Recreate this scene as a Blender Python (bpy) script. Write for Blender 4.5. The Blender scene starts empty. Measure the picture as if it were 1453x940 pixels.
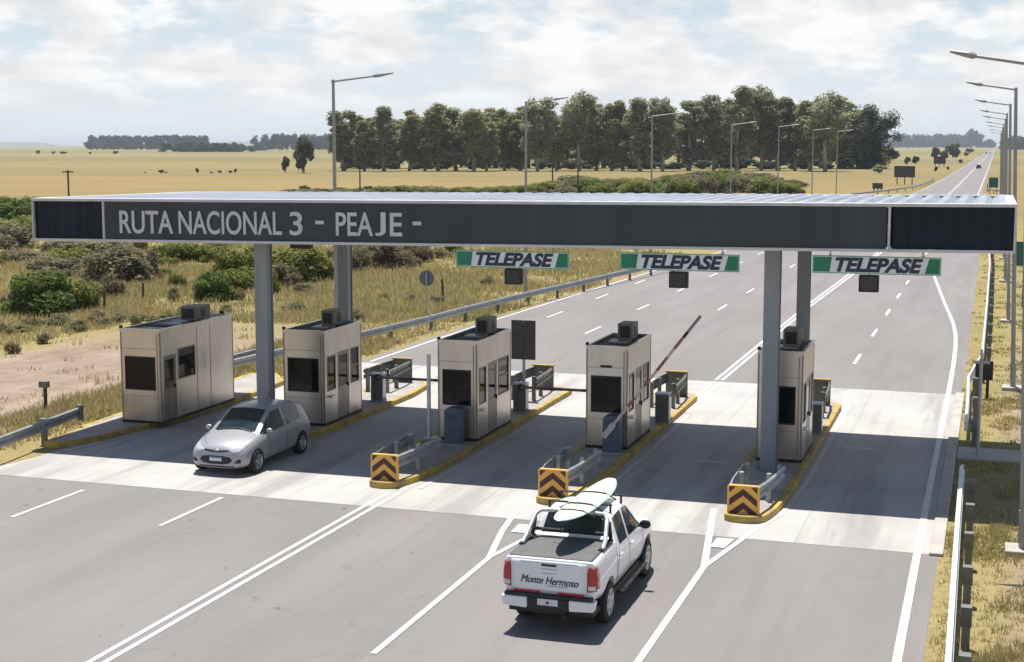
import bpy, bmesh, math, random
import numpy as np
from mathutils import Vector, Matrix
from mathutils.bvhtree import BVHTree
R = math.radians
random.seed(7)
rng = np.random.default_rng(11)
S = bpy.context.scene
COL = S.collection

# ------------------------------------------------------------------ survey
# Camera solved from the road's vanishing point; G() turns a spot seen on the ground
# into metres (X across the road, Y along it, Z up).
FPX, CX, CY, H = 2100.0, 726.5, 470.0, 8.3
TH = math.atan(264.0 / FPX)
YA = math.atan(688.5 / math.hypot(FPX, 264.0))
FW = Vector((-math.sin(YA) * math.cos(TH), math.cos(YA) * math.cos(TH), -math.sin(TH)))
RT = Vector((math.cos(YA), math.sin(YA), 0))
UP = RT.cross(FW)
def G(u, v, z=0.0):
    d = FW * FPX + RT * (u - CX) + UP * (CY - v)
    return Vector((0, 0, H)) + d * ((z - H) / d.z)
def yon(u, x):
    d = FW * FPX + RT * (u - CX)
    return x / d.x * d.y
def depth(p):
    return (Vector(p) - Vector((0, 0, H))).dot(FW)

# ------------------------------------------------------------------ materials
def new_mat(name):
    m = bpy.data.materials.new(name); m.use_nodes = True
    nt = m.node_tree
    return m, nt, nt.nodes['Principled BSDF']
def nd(nt, t, **kw):
    n = nt.nodes.new(t)
    for k, v in kw.items():
        if k in n.inputs: n.inputs[k].default_value = v
        else: setattr(n, k, v)
    return n
def lk(nt, a, b): nt.links.new(a, b)
def ramp(nt, src, stops):
    r = nt.nodes.new('ShaderNodeValToRGB')
    el = r.color_ramp.elements
    while len(el) < len(stops): el.new(0.5)
    for e, (p, c) in zip(el, stops):
        e.position = p; e.color = (*c, 1) if len(c) == 3 else c
    lk(nt, src, r.inputs[0]); return r.outputs[0]
def noise(nt, vec, scale, detail=4, rough=.55, stretch=None):
    if stretch:
        mp = nd(nt, 'ShaderNodeMapping'); mp.inputs['Scale'].default_value = stretch
        lk(nt, vec, mp.inputs['Vector']); vec = mp.outputs[0]
    n = nd(nt, 'ShaderNodeTexNoise'); n.inputs['Scale'].default_value = scale
    n.inputs['Detail'].default_value = detail; n.inputs['Roughness'].default_value = rough
    lk(nt, vec, n.inputs['Vector']); return n.outputs[0]
def mth(nt, op, a, b=None, c=None, clamp=False):
    n = nd(nt, 'ShaderNodeMath', operation=op, use_clamp=clamp)
    for i, v in enumerate((a, b, c)):
        if v is None: continue
        if isinstance(v, (int, float)): n.inputs[i].default_value = v
        else: lk(nt, v, n.inputs[i])
    return n.outputs[0]
def mixc(nt, f, a, b, blend='MIX'):
    n = nd(nt, 'ShaderNodeMix', data_type='RGBA', blend_type=blend)
    for s, v in ((n.inputs[0], f), (n.inputs[6], a), (n.inputs[7], b)):
        if isinstance(v, (int, float)): s.default_value = v
        elif isinstance(v, tuple): s.default_value = (*v, 1)
        else: lk(nt, v, s)
    return n.outputs[2]
def sstep(nt, v, a, b):
    n = nd(nt, 'ShaderNodeMapRange', interpolation_type='SMOOTHSTEP')
    n.inputs[1].default_value = a; n.inputs[2].default_value = b
    lk(nt, v, n.inputs[0]); return n.outputs[0]
def bump(nt, bs, h, strength, dist):
    b = nd(nt, 'ShaderNodeBump'); b.inputs['Strength'].default_value = strength
    b.inputs['Distance'].default_value = dist
    lk(nt, h, b.inputs['Height']); lk(nt, b.outputs[0], bs.inputs['Normal'])
def pmat(name, c, c2=None, scale=3.0, rough=.6, metal=0.0, bmp=0.0, bscale=40, stretch=None, coat=0.0, spec=.5, rvar=.0):
    m, nt, bs = new_mat(name)
    bs.inputs['Roughness'].default_value = rough; bs.inputs['Metallic'].default_value = metal
    bs.inputs['Coat Weight'].default_value = coat; bs.inputs['Specular IOR Level'].default_value = spec
    tc = nd(nt, 'ShaderNodeTexCoord')
    c2 = c2 or tuple(x * .86 for x in c)
    f = noise(nt, tc.outputs['Object'], scale, 5, .6, stretch)
    lk(nt, ramp(nt, f, [(.35, c2), (.65, c)]), bs.inputs['Base Color'])
    if rvar:
        lk(nt, mth(nt, 'MULTIPLY_ADD', f, rvar, rough - rvar / 2), bs.inputs['Roughness'])
    if bmp: bump(nt, bs, noise(nt, tc.outputs['Object'], bscale, 3), bmp, .02)
    return m
M = {}
M['steel'] = pmat('booth_steel', (.60, .565, .525), (.49, .46, .425), 1.1, .30, .88, stretch=(1.6, 1.6, .5), rvar=.25)
M['steel_dark'] = pmat('brushed_dark_steel', (.30, .265, .24), (.2, .18, .165), 2.5, .4, .5)
M['roofdark'] = pmat('dark_roof', (.045, .047, .055), (.03, .03, .035), 3, .7)
M['glass'] = pmat('tinted_glass', (.008, .008, .009), (.005, .005, .006), 2, .05, spec=.22)
M['carglass'] = pmat('car_glass', (.018, .034, .044), (.012, .024, .032), 2, .07, spec=.65)
M['galv'] = pmat('galvanised_steel', (.42, .44, .45), (.30, .32, .335), 2.5, .45, .45, rvar=.2)
M['polegrey'] = pmat('pole_grey', (.33, .335, .33), (.27, .275, .27), 1.5, .5, .3, stretch=(1, 1, .2))
M['galv_bright'] = pmat('bright_galvanised', (.66, .67, .67), (.52, .53, .54), 2.0, .45, .3)
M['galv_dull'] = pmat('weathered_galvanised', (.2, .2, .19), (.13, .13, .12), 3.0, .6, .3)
M['colgrey'] = pmat('column_grey_paint', (.25, .285, .32), (.20, .23, .265), 1.5, .45, .2, stretch=(1, 1, .2))
M['fascia'] = pmat('fascia_slate', (.058, .068, .079), (.046, .054, .063), .9, .6, spec=.25, stretch=(1.6, 1, .18))
M['ribbed'] = pmat('ribbed_navy', (.017, .023, .038), (.013, .018, .03), .8, .6, spec=.2)
M['trim'] = pmat('white_trim', (.60, .60, .61), (.50, .50, .51), 1.0, .5)
M['roofsheet'] = pmat('roof_sheet', (.34, .36, .40), (.24, .26, .30), .35, .5, .2)
M['soffit'] = pmat('soffit', (.45, .46, .47), (.38, .39, .40), .5, .7)
M['letter'] = pmat('grey_letter', (.56, .58, .60), (.50, .52, .54), 1.5, .5)
M['signwhite'] = pmat('sign_white', (.72, .76, .82), (.66, .70, .76), 1.5, .5)
M['signgreen'] = pmat('sign_green', (.008, .20, .105), (.006, .16, .085), 2, .5)
M['signedge'] = pmat('sign_green_edge', (.18, .42, .30), (.14, .36, .25), 2, .5)
M['ink'] = pmat('sign_ink', (.022, .03, .06), (.018, .024, .05), 2, .5)
M['black'] = pmat('black_plastic', (.015, .015, .016), (.01, .01, .011), 5, .55)
M['rubber'] = pmat('tyre_rubber', (.02, .02, .021), (.014, .014, .015), 8, .85)
M['yellow'] = pmat('kerb_yellow', (.52, .35, .05), (.25, .19, .10), 3.4, .8, bmp=.4, bscale=25)
M['chevyellow'] = pmat('chevron_yellow', (.78, .43, .085), (.68, .36, .07), 2.5, .55)
M['chevdark'] = pmat('chevron_dark', (.075, .022, .016), (.05, .016, .014), 4, .6)
M['slab'] = pmat('island_concrete', (.36, .335, .305), (.27, .255, .235), 1.2, .85, bmp=.25, bscale=20)
M['kerb'] = pmat('kerb_concrete', (.42, .39, .35), (.33, .31, .28), 1.6, .85, bmp=.2, bscale=20)
M['bluebox'] = pmat('blue_paint', (.072, .115, .158), (.06, .098, .135), 2, .45)
M['cabgrey'] = pmat('cabinet_grey', (.155, .16, .17), (.13, .135, .14), 2.5, .5, .1)
M['cabtop'] = pmat('cabinet_top', (.60, .63, .68), (.52, .55, .60), 2.5, .45, .1)
M['boomwhite'] = pmat('boom_white', (.58, .53, .51), (.52, .48, .46), 2, .45)
M['boomred'] = pmat('boom_red', (.33, .11, .12), (.28, .09, .10), 2, .45)
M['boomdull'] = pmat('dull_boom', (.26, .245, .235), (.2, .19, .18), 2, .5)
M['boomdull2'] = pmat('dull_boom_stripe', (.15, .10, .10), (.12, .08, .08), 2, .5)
M['boardgrey'] = pmat('board_back_grey', (.10, .10, .10), (.08, .08, .08), 2, .5, .3)
M['silver'] = pmat('silver_paint', (.34, .35, .375), (.32, .33, .355), 1, .36, .3, coat=.3)
M['white'] = pmat('white_paint', (.76, .77, .79), (.73, .74, .76), 1, .3, 0, coat=.6)
M['chrome'] = pmat('rim_alloy', (.55, .56, .57), (.48, .49, .5), 3, .3, .8)
M['chromew'] = pmat('polished_tube', (.72, .73, .75), (.66, .67, .69), 3, .25, .7)
M['lens'] = pmat('clear_lens', (.62, .63, .62), (.45, .46, .46), 14, .12, .2, coat=.5)
M['red'] = pmat('red_lens', (.42, .018, .022), (.3, .012, .016), 8, .15, coat=.5)
M['reflred'] = pmat('red_reflector', (.48, .03, .045), (.4, .025, .04), 8, .35)
M['plate'] = pmat('number_plate', (.62, .64, .66), (.55, .57, .6), 14, .45)
M['plateblue'] = pmat('plate_blue', (.05, .16, .36), (.04, .13, .3), 8, .45)
M['bedcover'] = pmat('bed_cover', (.115, .112, .11), (.095, .093, .092), 3, .75, bmp=.1, bscale=60)
M['board'] = pmat('surfboard_cream', (.78, .79, .62), (.74, .76, .60), 1.5, .3, coat=.4)
M['boardrail'] = pmat('surfboard_mint', (.45, .62, .52), (.4, .56, .47), 1.5, .3, coat=.4)
M['darkcar'] = pmat('dark_car_paint', (.035, .02, .035), (.03, .018, .03), 1, .3, coat=.5)
M['whitecar'] = pmat('far_car_paint', (.5, .5, .5), (.46, .46, .46), 1, .3, coat=.5)
M['wood'] = pmat('weathered_wood', (.10, .085, .07), (.06, .05, .042), 6, .9, stretch=(4, 4, .6))
M['bark'] = pmat('eucalyptus_bark', (.44, .40, .35), (.24, .215, .19), 1.2, .9, stretch=(2, 2, .4))
M['twig'] = pmat('shrub_twig', (.11, .085, .06), (.07, .055, .04), 5, .9)
M['greensign'] = pmat('road_sign_green', (.012, .12, .085), (.01, .1, .07), 2, .5)
M['roundsign'] = pmat('round_sign_back', (.12, .15, .19), (.10, .125, .16), 3, .5, .2)
M['billdark'] = pmat('billboard_back', (.075, .072, .072), (.055, .054, .055), .6, .7)

def leafmat(name, ca, cb, cc):
    m, nt, bs = new_mat(name)
    bs.inputs['Roughness'].default_value = .75; bs.inputs['Specular IOR Level'].default_value = .25
    geo = nd(nt, 'ShaderNodeNewGeometry'); oi = nd(nt, 'ShaderNodeObjectInfo')
    f = mth(nt, 'ADD', mth(nt, 'MULTIPLY', geo.outputs['Random Per Island'], .7), mth(nt, 'MULTIPLY', oi.outputs['Random'], .3))
    c = ramp(nt, f, [(.05, ca), (.5, cb), (.95, cc)])
    lk(nt, c, bs.inputs['Base Color'])
    tr = nd(nt, 'ShaderNodeBsdfTranslucent'); lk(nt, c, tr.inputs['Color'])
    mx = nd(nt, 'ShaderNodeMixShader'); mx.inputs[0].default_value = .40
    lk(nt, bs.outputs[0], mx.inputs[1]); lk(nt, tr.outputs[0], mx.inputs[2])
    lk(nt, mx.outputs[0], nt.nodes['Material Output'].inputs['Surface'])
    return m
M['leaf_euc'] = leafmat('eucalyptus_leaves', (.165, .175, .095), (.26, .275, .15), (.40, .41, .24))
M['leaf_euc2'] = leafmat('eucalyptus_leaves_olive', (.205, .195, .085), (.315, .305, .14), (.46, .43, .22))
M['leaf_dark'] = leafmat('pine_needles', (.05, .07, .042), (.085, .105, .06), (.13, .145, .082))
M['leaf_far'] = leafmat('far_leaves', (.028, .04, .026), (.045, .06, .038), (.07, .085, .052))
M['leaf_bright'] = leafmat('bright_leaves', (.065, .098, .022), (.115, .165, .036), (.18, .235, .06))
M['leaf_green'] = leafmat('mid_green_leaves', (.11, .135, .022), (.19, .21, .045), (.29, .295, .085))
M['leaf_grey'] = leafmat('grey_brush', (.13, .122, .068), (.21, .193, .112), (.31, .28, .17))
M['leaf_brown'] = leafmat('brown_brush', (.115, .095, .06), (.185, .155, .095), (.27, .225, .14))
M['leaf_pale'] = leafmat('pale_brush', (.16, .15, .07), (.24, .22, .11), (.33, .30, .17))
M['straw'] = leafmat('straw', (.35, .285, .13), (.46, .385, .19), (.58, .50, .28))
M['grassgreen'] = leafmat('green_grass', (.21, .21, .06), (.32, .295, .095), (.44, .38, .15))

# ground ------------------------------------------------------------
def ground_mat():
    m, nt, bs = new_mat('field_ground')
    bs.inputs['Roughness'].default_value = .95; bs.inputs['Specular IOR Level'].default_value = .1
    P = nd(nt, 'ShaderNodeNewGeometry').outputs['Position']
    sx = nd(nt, 'ShaderNodeSeparateXYZ'); lk(nt, P, sx.inputs[0]); X, Y = sx.outputs[0], sx.outputs[1]
    n_big = noise(nt, P, .012, 5, .6, (1, 2.4, 1))
    n_mid = noise(nt, P, .09, 6, .62)
    n_fin = noise(nt, P, .9, 6, .7)
    n_vf = noise(nt, P, 6.0, 4, .7)
    tan = ramp(nt, n_mid, [(.3, (.26, .205, .092)), (.5, (.345, .275, .13)), (.68, (.43, .35, .185))])
    grn = ramp(nt, n_fin, [(.3, (.17, .165, .055)), (.6, (.265, .24, .09)), (.8, (.36, .30, .14))])
    near = mixc(nt, sstep(nt, mth(nt, 'ADD', mth(nt, 'MULTIPLY', n_mid, .7), mth(nt, 'MULTIPLY', n_fin, .3)), .45, .60), tan, grn)
    near = mixc(nt, sstep(nt, n_vf, .35, .75), near, mixc(nt, .5, near, (.12, .09, .04)))
    # big fields: strips lying across the view
    strips = noise(nt, P, .006, 4, .6, (.10, 1.6, 1))
    field = ramp(nt, strips, [(.34, (.12, .108, .05)), (.42, (.21, .163, .07)), (.48, (.255, .195, .085)), (.53, (.15, .142, .066)), (.58, (.24, .19, .09)), (.66, (.14, .138, .065))])
    field = mixc(nt, mth(nt, 'MULTIPLY', sstep(nt, n_big, .35, .7), .5), field, (.265, .21, .10))
    field = mixc(nt, mth(nt, 'MULTIPLY', sstep(nt, noise(nt, P, .05, 5, .65, (.35, 1, 1)), .5, .66), .45), field, (.165, .135, .058))
    far = ramp(nt, noise(nt, P, .0022, 3, .5, (.3, 1.6, 1)), [(.35, (.18, .175, .085)), (.5, (.27, .225, .115)), (.65, (.16, .175, .09))])
    yw = mth(nt, 'ADD', Y, mth(nt, 'MULTIPLY', n_big, 120))
    blk = mixc(nt, sstep(nt, yw, 395, 425), (.255, .185, .08), (.215, .172, .076))
    blk = mixc(nt, sstep(nt, yw, 520, 560), blk, (.24, .198, .095))
    blk = mixc(nt, sstep(nt, yw, 690, 740), blk, (.165, .155, .07))
    blk = mixc(nt, sstep(nt, yw, 900, 960), blk, (.25, .20, .095))
    blk = mixc(nt, sstep(nt, yw, 1300, 1400), blk, (.15, .165, .075))
    field = mixc(nt, .55, field, blk)
    field = mixc(nt, mth(nt, 'MULTIPLY', sstep(nt, Y, 1500, 2600), .7), field, far)
    col = mixc(nt, sstep(nt, mth(nt, 'ADD', Y, mth(nt, 'MULTIPLY', n_mid, 40)), 150, 215), near, field)
    # bare earth: a wide graded track beside the highway on the left, worn soil on the right verge
    dirt = ramp(nt, mth(nt, 'ADD', mth(nt, 'MULTIPLY', n_fin, .6), mth(nt, 'MULTIPLY', noise(nt, P, .7, 4, .6, (1, .12, 1)), .4)),
                [(.33, (.195, .145, .108)), (.5, (.28, .213, .163)), (.66, (.375, .295, .235))])
    wob = mth(nt, 'ADD', mth(nt, 'MULTIPLY', noise(nt, P, .12, 4), 7), mth(nt, 'MULTIPLY', n_fin, 2.2))
    dl = mth(nt, 'ADD', X, wob)
    t = mth(nt, 'MULTIPLY', sstep(nt, dl, -33.2, -31.6), sstep(nt, dl, -22.4, -24.0))
    t = mth(nt, 'MULTIPLY', t, sstep(nt, mth(nt, 'ADD', Y, mth(nt, 'MULTIPLY', wob, 3)), 80, 62))
    t = mth(nt, 'MULTIPLY', t, mth(nt, 'ADD', .86, mth(nt, 'MULTIPLY', sstep(nt, n_fin, .62, .5), .14)))
    r = mth(nt, 'MULTIPLY', sstep(nt, X, .0, 1.2), sstep(nt, noise(nt, P, .35, 5, .62), .33, .46))
    r = mth(nt, 'MULTIPLY', r, sstep(nt, Y, 64, 50))
    r = mth(nt, 'MULTIPLY', r, sstep(nt, X, 30, 12))
    col = mixc(nt, mth(nt, 'MAXIMUM', t, mth(nt, 'MULTIPLY', r, .9)), col, dirt)
    lk(nt, col, bs.inputs['Base Color'])
    bump(nt, bs, mth(nt, 'ADD', n_fin, mth(nt, 'MULTIPLY', n_vf, .35)), .9, .22)
    return m
M['ground'] = ground_mat()
def asphalt_mat():
    m, nt, bs = new_mat('old_asphalt')
    P = nd(nt, 'ShaderNodeNewGeometry').outputs['Position']
    a = noise(nt, P, .22, 5, .6, (1.6, .35, 1)); b = noise(nt, P, 2.2, 6, .7); c = noise(nt, P, 60, 3, .7)
    st = noise(nt, P, 1.1, 4, .6, (1, .035, 1))
    col = ramp(nt, a, [(.3, (.158, .146, .138)), (.5, (.184, .171, .163)), (.7, (.212, .198, .190))])
    col = mixc(nt, mth(nt, 'MULTIPLY', sstep(nt, st, .50, .68), .38), col, (.13, .122, .118))
    col = mixc(nt, mth(nt, 'MULTIPLY', sstep(nt, b, .60, .76), .6), col, (.13, .112, .105))
    col = mixc(nt, mth(nt, 'MULTIPLY', sstep(nt, noise(nt, P, .55, 4, .6), .66, .74), .5), col, (.10, .09, .088))
    col = mixc(nt, mth(nt, 'MULTIPLY', sstep(nt, c, .35, .75), .35), col, (.29, .26, .25))
    pw = nd(nt, 'ShaderNodeTexVoronoi', feature='DISTANCE_TO_EDGE'); pw.inputs['Scale'].default_value = .16
    wv = nd(nt, 'ShaderNodeVectorMath', operation='ADD'); lk(nt, P, wv.inputs[0])
    nz = nd(nt, 'ShaderNodeTexNoise'); nz.inputs['Scale'].default_value = .8; nz.inputs['Detail'].default_value = 5; lk(nt, P, nz.inputs['Vector'])
    sc_ = nd(nt, 'ShaderNodeVectorMath', operation='SCALE'); sc_.inputs['Scale'].default_value = 2.2; lk(nt, nz.outputs['Color'], sc_.inputs[0]); lk(nt, sc_.outputs[0], wv.inputs[1])
    lk(nt, wv.outputs[0], pw.inputs['Vector'])
    crack = mth(nt, 'MULTIPLY', sstep(nt, pw.outputs['Distance'], .006, .001), sstep(nt, noise(nt, P, .12, 3), .50, .58))
    col = mixc(nt, mth(nt, 'MULTIPLY', crack, .22), col, (.07, .065, .062))
    drip = mth(nt, 'MULTIPLY', sstep(nt, noise(nt, P, 3.2, 3, .5, (1, .6, 1)), .70, .76), .6)
    col = mixc(nt, drip, col, (.075, .07, .068))
    lk(nt, col, bs.inputs['Base Color'])
    bs.inputs['Roughness'].default_value = .78; bs.inputs['Specular IOR Level'].default_value = .35
    bump(nt, bs, c, .35, .01)
    return m
M['asphalt'] = asphalt_mat()
def concrete_mat():
    m, nt, bs = new_mat('apron_concrete')
    P = nd(nt, 'ShaderNodeNewGeometry').outputs['Position']
    a = noise(nt, P, .35, 5, .6); c = noise(nt, P, 25, 4, .7); st = noise(nt, P, .9, 5, .65, (1, .06, 1))
    col = ramp(nt, a, [(.3, (.345, .33, .31)), (.5, (.395, .38, .358)), (.7, (.43, .415, .39))])
    col = mixc(nt, mth(nt, 'MULTIPLY', sstep(nt, st, .46, .66), .50), col, (.17, .165, .16))
    col = mixc(nt, mth(nt, 'MULTIPLY', sstep(nt, noise(nt, P, 1.3, 5, .65), .64, .76), .4), col, (.17, .16, .155))
    br = nd(nt, 'ShaderNodeTexBrick', offset=0.0, squash=1.0)
    br.inputs['Color1'].default_value = br.inputs['Color2'].default_value = (0, 0, 0, 1)
    br.inputs['Mortar'].default_value = (1, 1, 1, 1); br.inputs['Scale'].default_value = 1
    br.inputs['Mortar Size'].default_value = .012; br.inputs['Mortar Smooth'].default_value = .3
    br.inputs['Brick Width'].default_value = 3.72; br.inputs['Row Height'].default_value = 4.2
    lk(nt, P, br.inputs['Vector'])
    col = mixc(nt, mth(nt, 'MULTIPLY', br.outputs[0], .45), col, (.13, .125, .12))
    lk(nt, col, bs.inputs['Base Color']); bs.inputs['Roughness'].default_value = .8
    bump(nt, bs, c, .2, .01)
    return m
M['concrete'] = concrete_mat()
def paint_mat(name, c, wear):
    m, nt, bs = new_mat(name)
    P = nd(nt, 'ShaderNodeNewGeometry').outputs['Position']
    f = mth(nt, 'MAXIMUM', sstep(nt, noise(nt, P, 5, 6, .75), .52, .70), mth(nt, 'MULTIPLY', sstep(nt, noise(nt, P, .8, 5, .7), .50, .72), .6))
    lk(nt, mixc(nt, mth(nt, 'MULTIPLY', f, wear), c, (.30, .275, .26)), bs.inputs['Base Color'])
    bs.inputs['Roughness'].default_value = .65
    return m
M['paint'] = paint_mat('road_paint', (.64, .62, .60), .8)
M['paintworn'] = paint_mat('worn_paint', (.52, .49, .46), .95)

# ------------------------------------------------------------------ mesh builder
class MB:
    def __init__(s): s.v = []; s.f = []; s.mi = []
    def add(s, vs, fs, mi=0):
        o = len(s.v); s.v += [tuple(p) for p in vs]
        for f in fs: s.f.append([o + i for i in f]); s.mi.append(mi)
        return s
    def box(s, x0, x1, y0, y1, z0, z1, mi=0):
        vs = [(x, y, z) for z in (z0, z1) for y in (y0, y1) for x in (x0, x1)]
        return s.add(vs, [(0, 2, 3, 1), (4, 5, 7, 6), (0, 1, 5, 4), (2, 6, 7, 3), (0, 4, 6, 2), (1, 3, 7, 5)], mi)
    def prism(s, poly, z0, z1, mi=0):
        n = len(poly)
        vs = [(p[0], p[1], z0) for p in poly] + [(p[0], p[1], z1) for p in poly]
        fs = [tuple(range(n - 1, -1, -1)), tuple(range(n, 2 * n))] + [(i, (i + 1) % n, n + (i + 1) % n, n + i) for i in range(n)]
        return s.add(vs, fs, mi)
    def yprism(s, poly, y0, y1, mi=0):   # poly in (x, z), extruded along y
        n = len(poly)
        vs = [(p[0], y0, p[1]) for p in poly] + [(p[0], y1, p[1]) for p in poly]
        fs = [tuple(range(n)), tuple(range(2 * n - 1, n - 1, -1))] + [(i, n + i, n + (i + 1) % n, (i + 1) % n) for i in range(n)]
        return s.add(vs, fs, mi)
    def tube(s, pts, r, n=8, mi=0, cap=True):
        pts = [Vector(p) for p in pts]
        rs = r if isinstance(r, (list, tuple)) else [r] * len(pts)
        vs = []; fs = []
        ref = None
        for i, p in enumerate(pts):
            d = (pts[min(i + 1, len(pts) - 1)] - pts[max(i - 1, 0)]).normalized()
            if ref is None:
                ref = Vector((0, 0, 1)) if abs(d.z) < .9 else Vector((1, 0, 0))
            a = (ref - d * ref.dot(d)).normalized(); b = d.cross(a); ref = a
            for k in range(n):
                t = 2 * math.pi * (k + .5) / n
                vs.append(p + a * (math.cos(t) * rs[i]) + b * (math.sin(t) * rs[i]))
        for i in range(len(pts) - 1):
            for k in range(n):
                fs.append((i * n + k, i * n + (k + 1) % n, (i + 1) * n + (k + 1) % n, (i + 1) * n + k))
        if cap:
            fs.append(tuple(range(n - 1, -1, -1))); fs.append(tuple(range((len(pts) - 1) * n, len(pts) * n)))
        return s.add(vs, fs, mi)
    def lathe_x(s, prof, n=24, mi=0):    # prof: (x, r) revolved about the x axis
        vs = [(x, r * math.cos(2 * math.pi * k / n), r * math.sin(2 * math.pi * k / n)) for x, r in prof for k in range(n)]
        fs = [(i * n + k, i * n + (k + 1) % n, (i + 1) * n + (k + 1) % n, (i + 1) * n + k) for i in range(len(prof) - 1) for k in range(n)]
        return s.add(vs, fs, mi)
    def mesh(s, name, mats, smooth=False):
        me = bpy.data.meshes.new(name); me.from_pydata(s.v, [], s.f)
        for m in (mats if isinstance(mats, (list, tuple)) else [mats]): me.materials.append(m)
        if any(s.mi): me.polygons.foreach_set('material_index', s.mi)
        bm = bmesh.new(); bm.from_mesh(me); bmesh.ops.recalc_face_normals(bm, faces=bm.faces); bm.to_mesh(me); bm.free()
        if smooth: me.polygons.foreach_set('use_smooth', [True] * len(me.polygons))
        return me
    def build(s, name, mats, parent=None, bevel=0, smooth=False, loc=None, rot=None):
        o = bpy.data.objects.new(name, s.mesh(name, mats, smooth)); COL.objects.link(o)
        if parent: o.parent = parent
        if loc: o.location = loc
        if rot: o.rotation_euler = rot
        if bevel:
            b = o.modifiers.new('bevel', 'BEVEL'); b.width = bevel; b.segments = 2; b.limit_method = 'ANGLE'; b.angle_limit = R(40)
        if smooth: 
            try: o.data.set_sharp_from_angle(angle=R(40))
            except Exception: pass
        return o
def tag(o, label, cat, group=None, kind=None):
    o['label'] = label; o['category'] = cat
    if group: o['group'] = group
    if kind: o['kind'] = kind
    return o
def thing(name, label, cat, loc=(0, 0, 0), group=None, rz=0):
    o = bpy.data.objects.new(name, None); COL.objects.link(o); o.location = loc; o.rotation_euler = (0, 0, rz)
    o.empty_display_size = .3
    return tag(o, label, cat, group)
def struct(o, label, cat):
    return tag(o, label, cat, None, 'structure')
KIDS = {}
def copy_tree(o, parent=None):
    c = o.copy(); COL.objects.link(c)
    if parent: c.parent = parent
    for ch in [x for x in bpy.data.objects if x.parent == o]: copy_tree(ch, c)
    return c
def text_mesh(body, size, extr, shear=0.0, offset=0.0, align='LEFT', sx=1.0, space=1.0):
    cu = bpy.data.curves.new('lettering', 'FONT'); cu.body = body; cu.size = size; cu.extrude = extr; cu.shear = shear
    cu.offset = offset; cu.align_x = align; cu.space_character = space
    o = bpy.data.objects.new('lettering', cu); COL.objects.link(o)
    bpy.context.view_layer.update()
    me = bpy.data.meshes.new_from_object(o.evaluated_get(bpy.context.evaluated_depsgraph_get()))
    bpy.data.objects.remove(o); bpy.data.curves.remove(cu)
    for v in me.vertices: v.co.x *= sx
    return me
def obj(name, me, mat=None, parent=None, loc=None):
    o = bpy.data.objects.new(name, me); COL.objects.link(o)
    if mat: me.materials.clear(); me.materials.append(mat)
    if parent: o.parent = parent
    if loc: o.location = loc
    return o
ORD = 'zeroth first second third fourth fifth sixth seventh eighth ninth tenth eleventh twelfth thirteenth fourteenth fifteenth sixteenth seventeenth eighteenth nineteenth twentieth'.split()
TENS = {2: 'twenty', 3: 'thirty', 4: 'forty', 5: 'fifty', 6: 'sixty', 7: 'seventy', 8: 'eighty'}
TENTH = {3: 'thirtieth', 4: 'fortieth', 5: 'fiftieth', 6: 'sixtieth', 7: 'seventieth', 8: 'eightieth'}
def nth(n):
    if n <= 20: return ORD[n]
    return TENTH[n // 10] if n % 10 == 0 else TENS[n // 10] + '-' + ORD[n % 10]

# ------------------------------------------------------------------ camera, light, sky
cam = bpy.data.cameras.new('camera'); co = bpy.data.objects.new('camera', cam); COL.objects.link(co)
cam.sensor_width = 36; cam.lens = FPX / 1453 * 36; cam.clip_end = 60000; cam.clip_start = .1
co.location = (0, 0, H)
co.matrix_world = Matrix((( RT.x, UP.x, -FW.x, 0), (RT.y, UP.y, -FW.y, 0), (RT.z, UP.z, -FW.z, H), (0, 0, 0, 1)))
S.camera = co
SUNV = Vector((-.125, .238, 1)).normalized()
sl = bpy.data.lights.new('sun', 'SUN'); sl.energy = 4.7; sl.angle = R(.53); sl.color = (1, .96, .90)
so = bpy.data.objects.new('sun', sl); COL.objects.link(so)
so.rotation_euler = SUNV.to_track_quat('Z', 'Y').to_euler()
W = bpy.data.worlds.new('World'); S.world = W; W.use_nodes = True
nt = W.node_tree; bg = nt.nodes['Background']
sky = nd(nt, 'ShaderNodeTexSky', sky_type='NISHITA', sun_disc=False)
sky.sun_elevation = math.asin(SUNV.z); sky.sun_rotation = math.atan2(SUNV.x, SUNV.y)
sky.air_density = 1.3; sky.dust_density = 1.0; sky.ozone_density = 3.5
tc = nd(nt, 'ShaderNodeTexCoord'); sp = nd(nt, 'ShaderNodeSeparateXYZ'); lk(nt, tc.outputs['Generated'], sp.inputs[0])
az = mth(nt, 'ARCTAN2', sp.outputs[0], sp.outputs[1]); el = sp.outputs[2]
# clouds sit on a flat layer: they crowd together and flatten towards the horizon
cv = nd(nt, 'ShaderNodeCombineXYZ')
lk(nt, mth(nt, 'MULTIPLY', az, 9.0), cv.inputs[0])
lk(nt, mth(nt, 'MULTIPLY', mth(nt, 'POWER', mth(nt, 'ABSOLUTE', el), .8), 17.0), cv.inputs[1])
n1 = noise(nt, cv.outputs[0], 1.15, 8, .57); n2 = noise(nt, cv.outputs[0], 3.3, 6, .58)
nn = mth(nt, 'ADD', mth(nt, 'MULTIPLY', n1, .75), mth(nt, 'MULTIPLY', n2, .25))
cm = mth(nt, 'MULTIPLY', sstep(nt, nn, .42, .52), sstep(nt, el, .008, .045))
shade = noise(nt, cv.outputs[0], 1.7, 7, .55)
ccol = ramp(nt, shade, [(.36, (10.9, 11.05, 11.25)), (.48, (12.3, 12.35, 12.4)), (.58, (13.9, 13.9, 13.9))])
hz = mixc(nt, sstep(nt, el, .04, .30), ramp(nt, el, [(.0, (10.9, 11.5, 11.9)), (.045, (10.6, 11.5, 12.2)), (.10, (8.9, 10.9, 12.5))]), sky.outputs[0])
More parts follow.
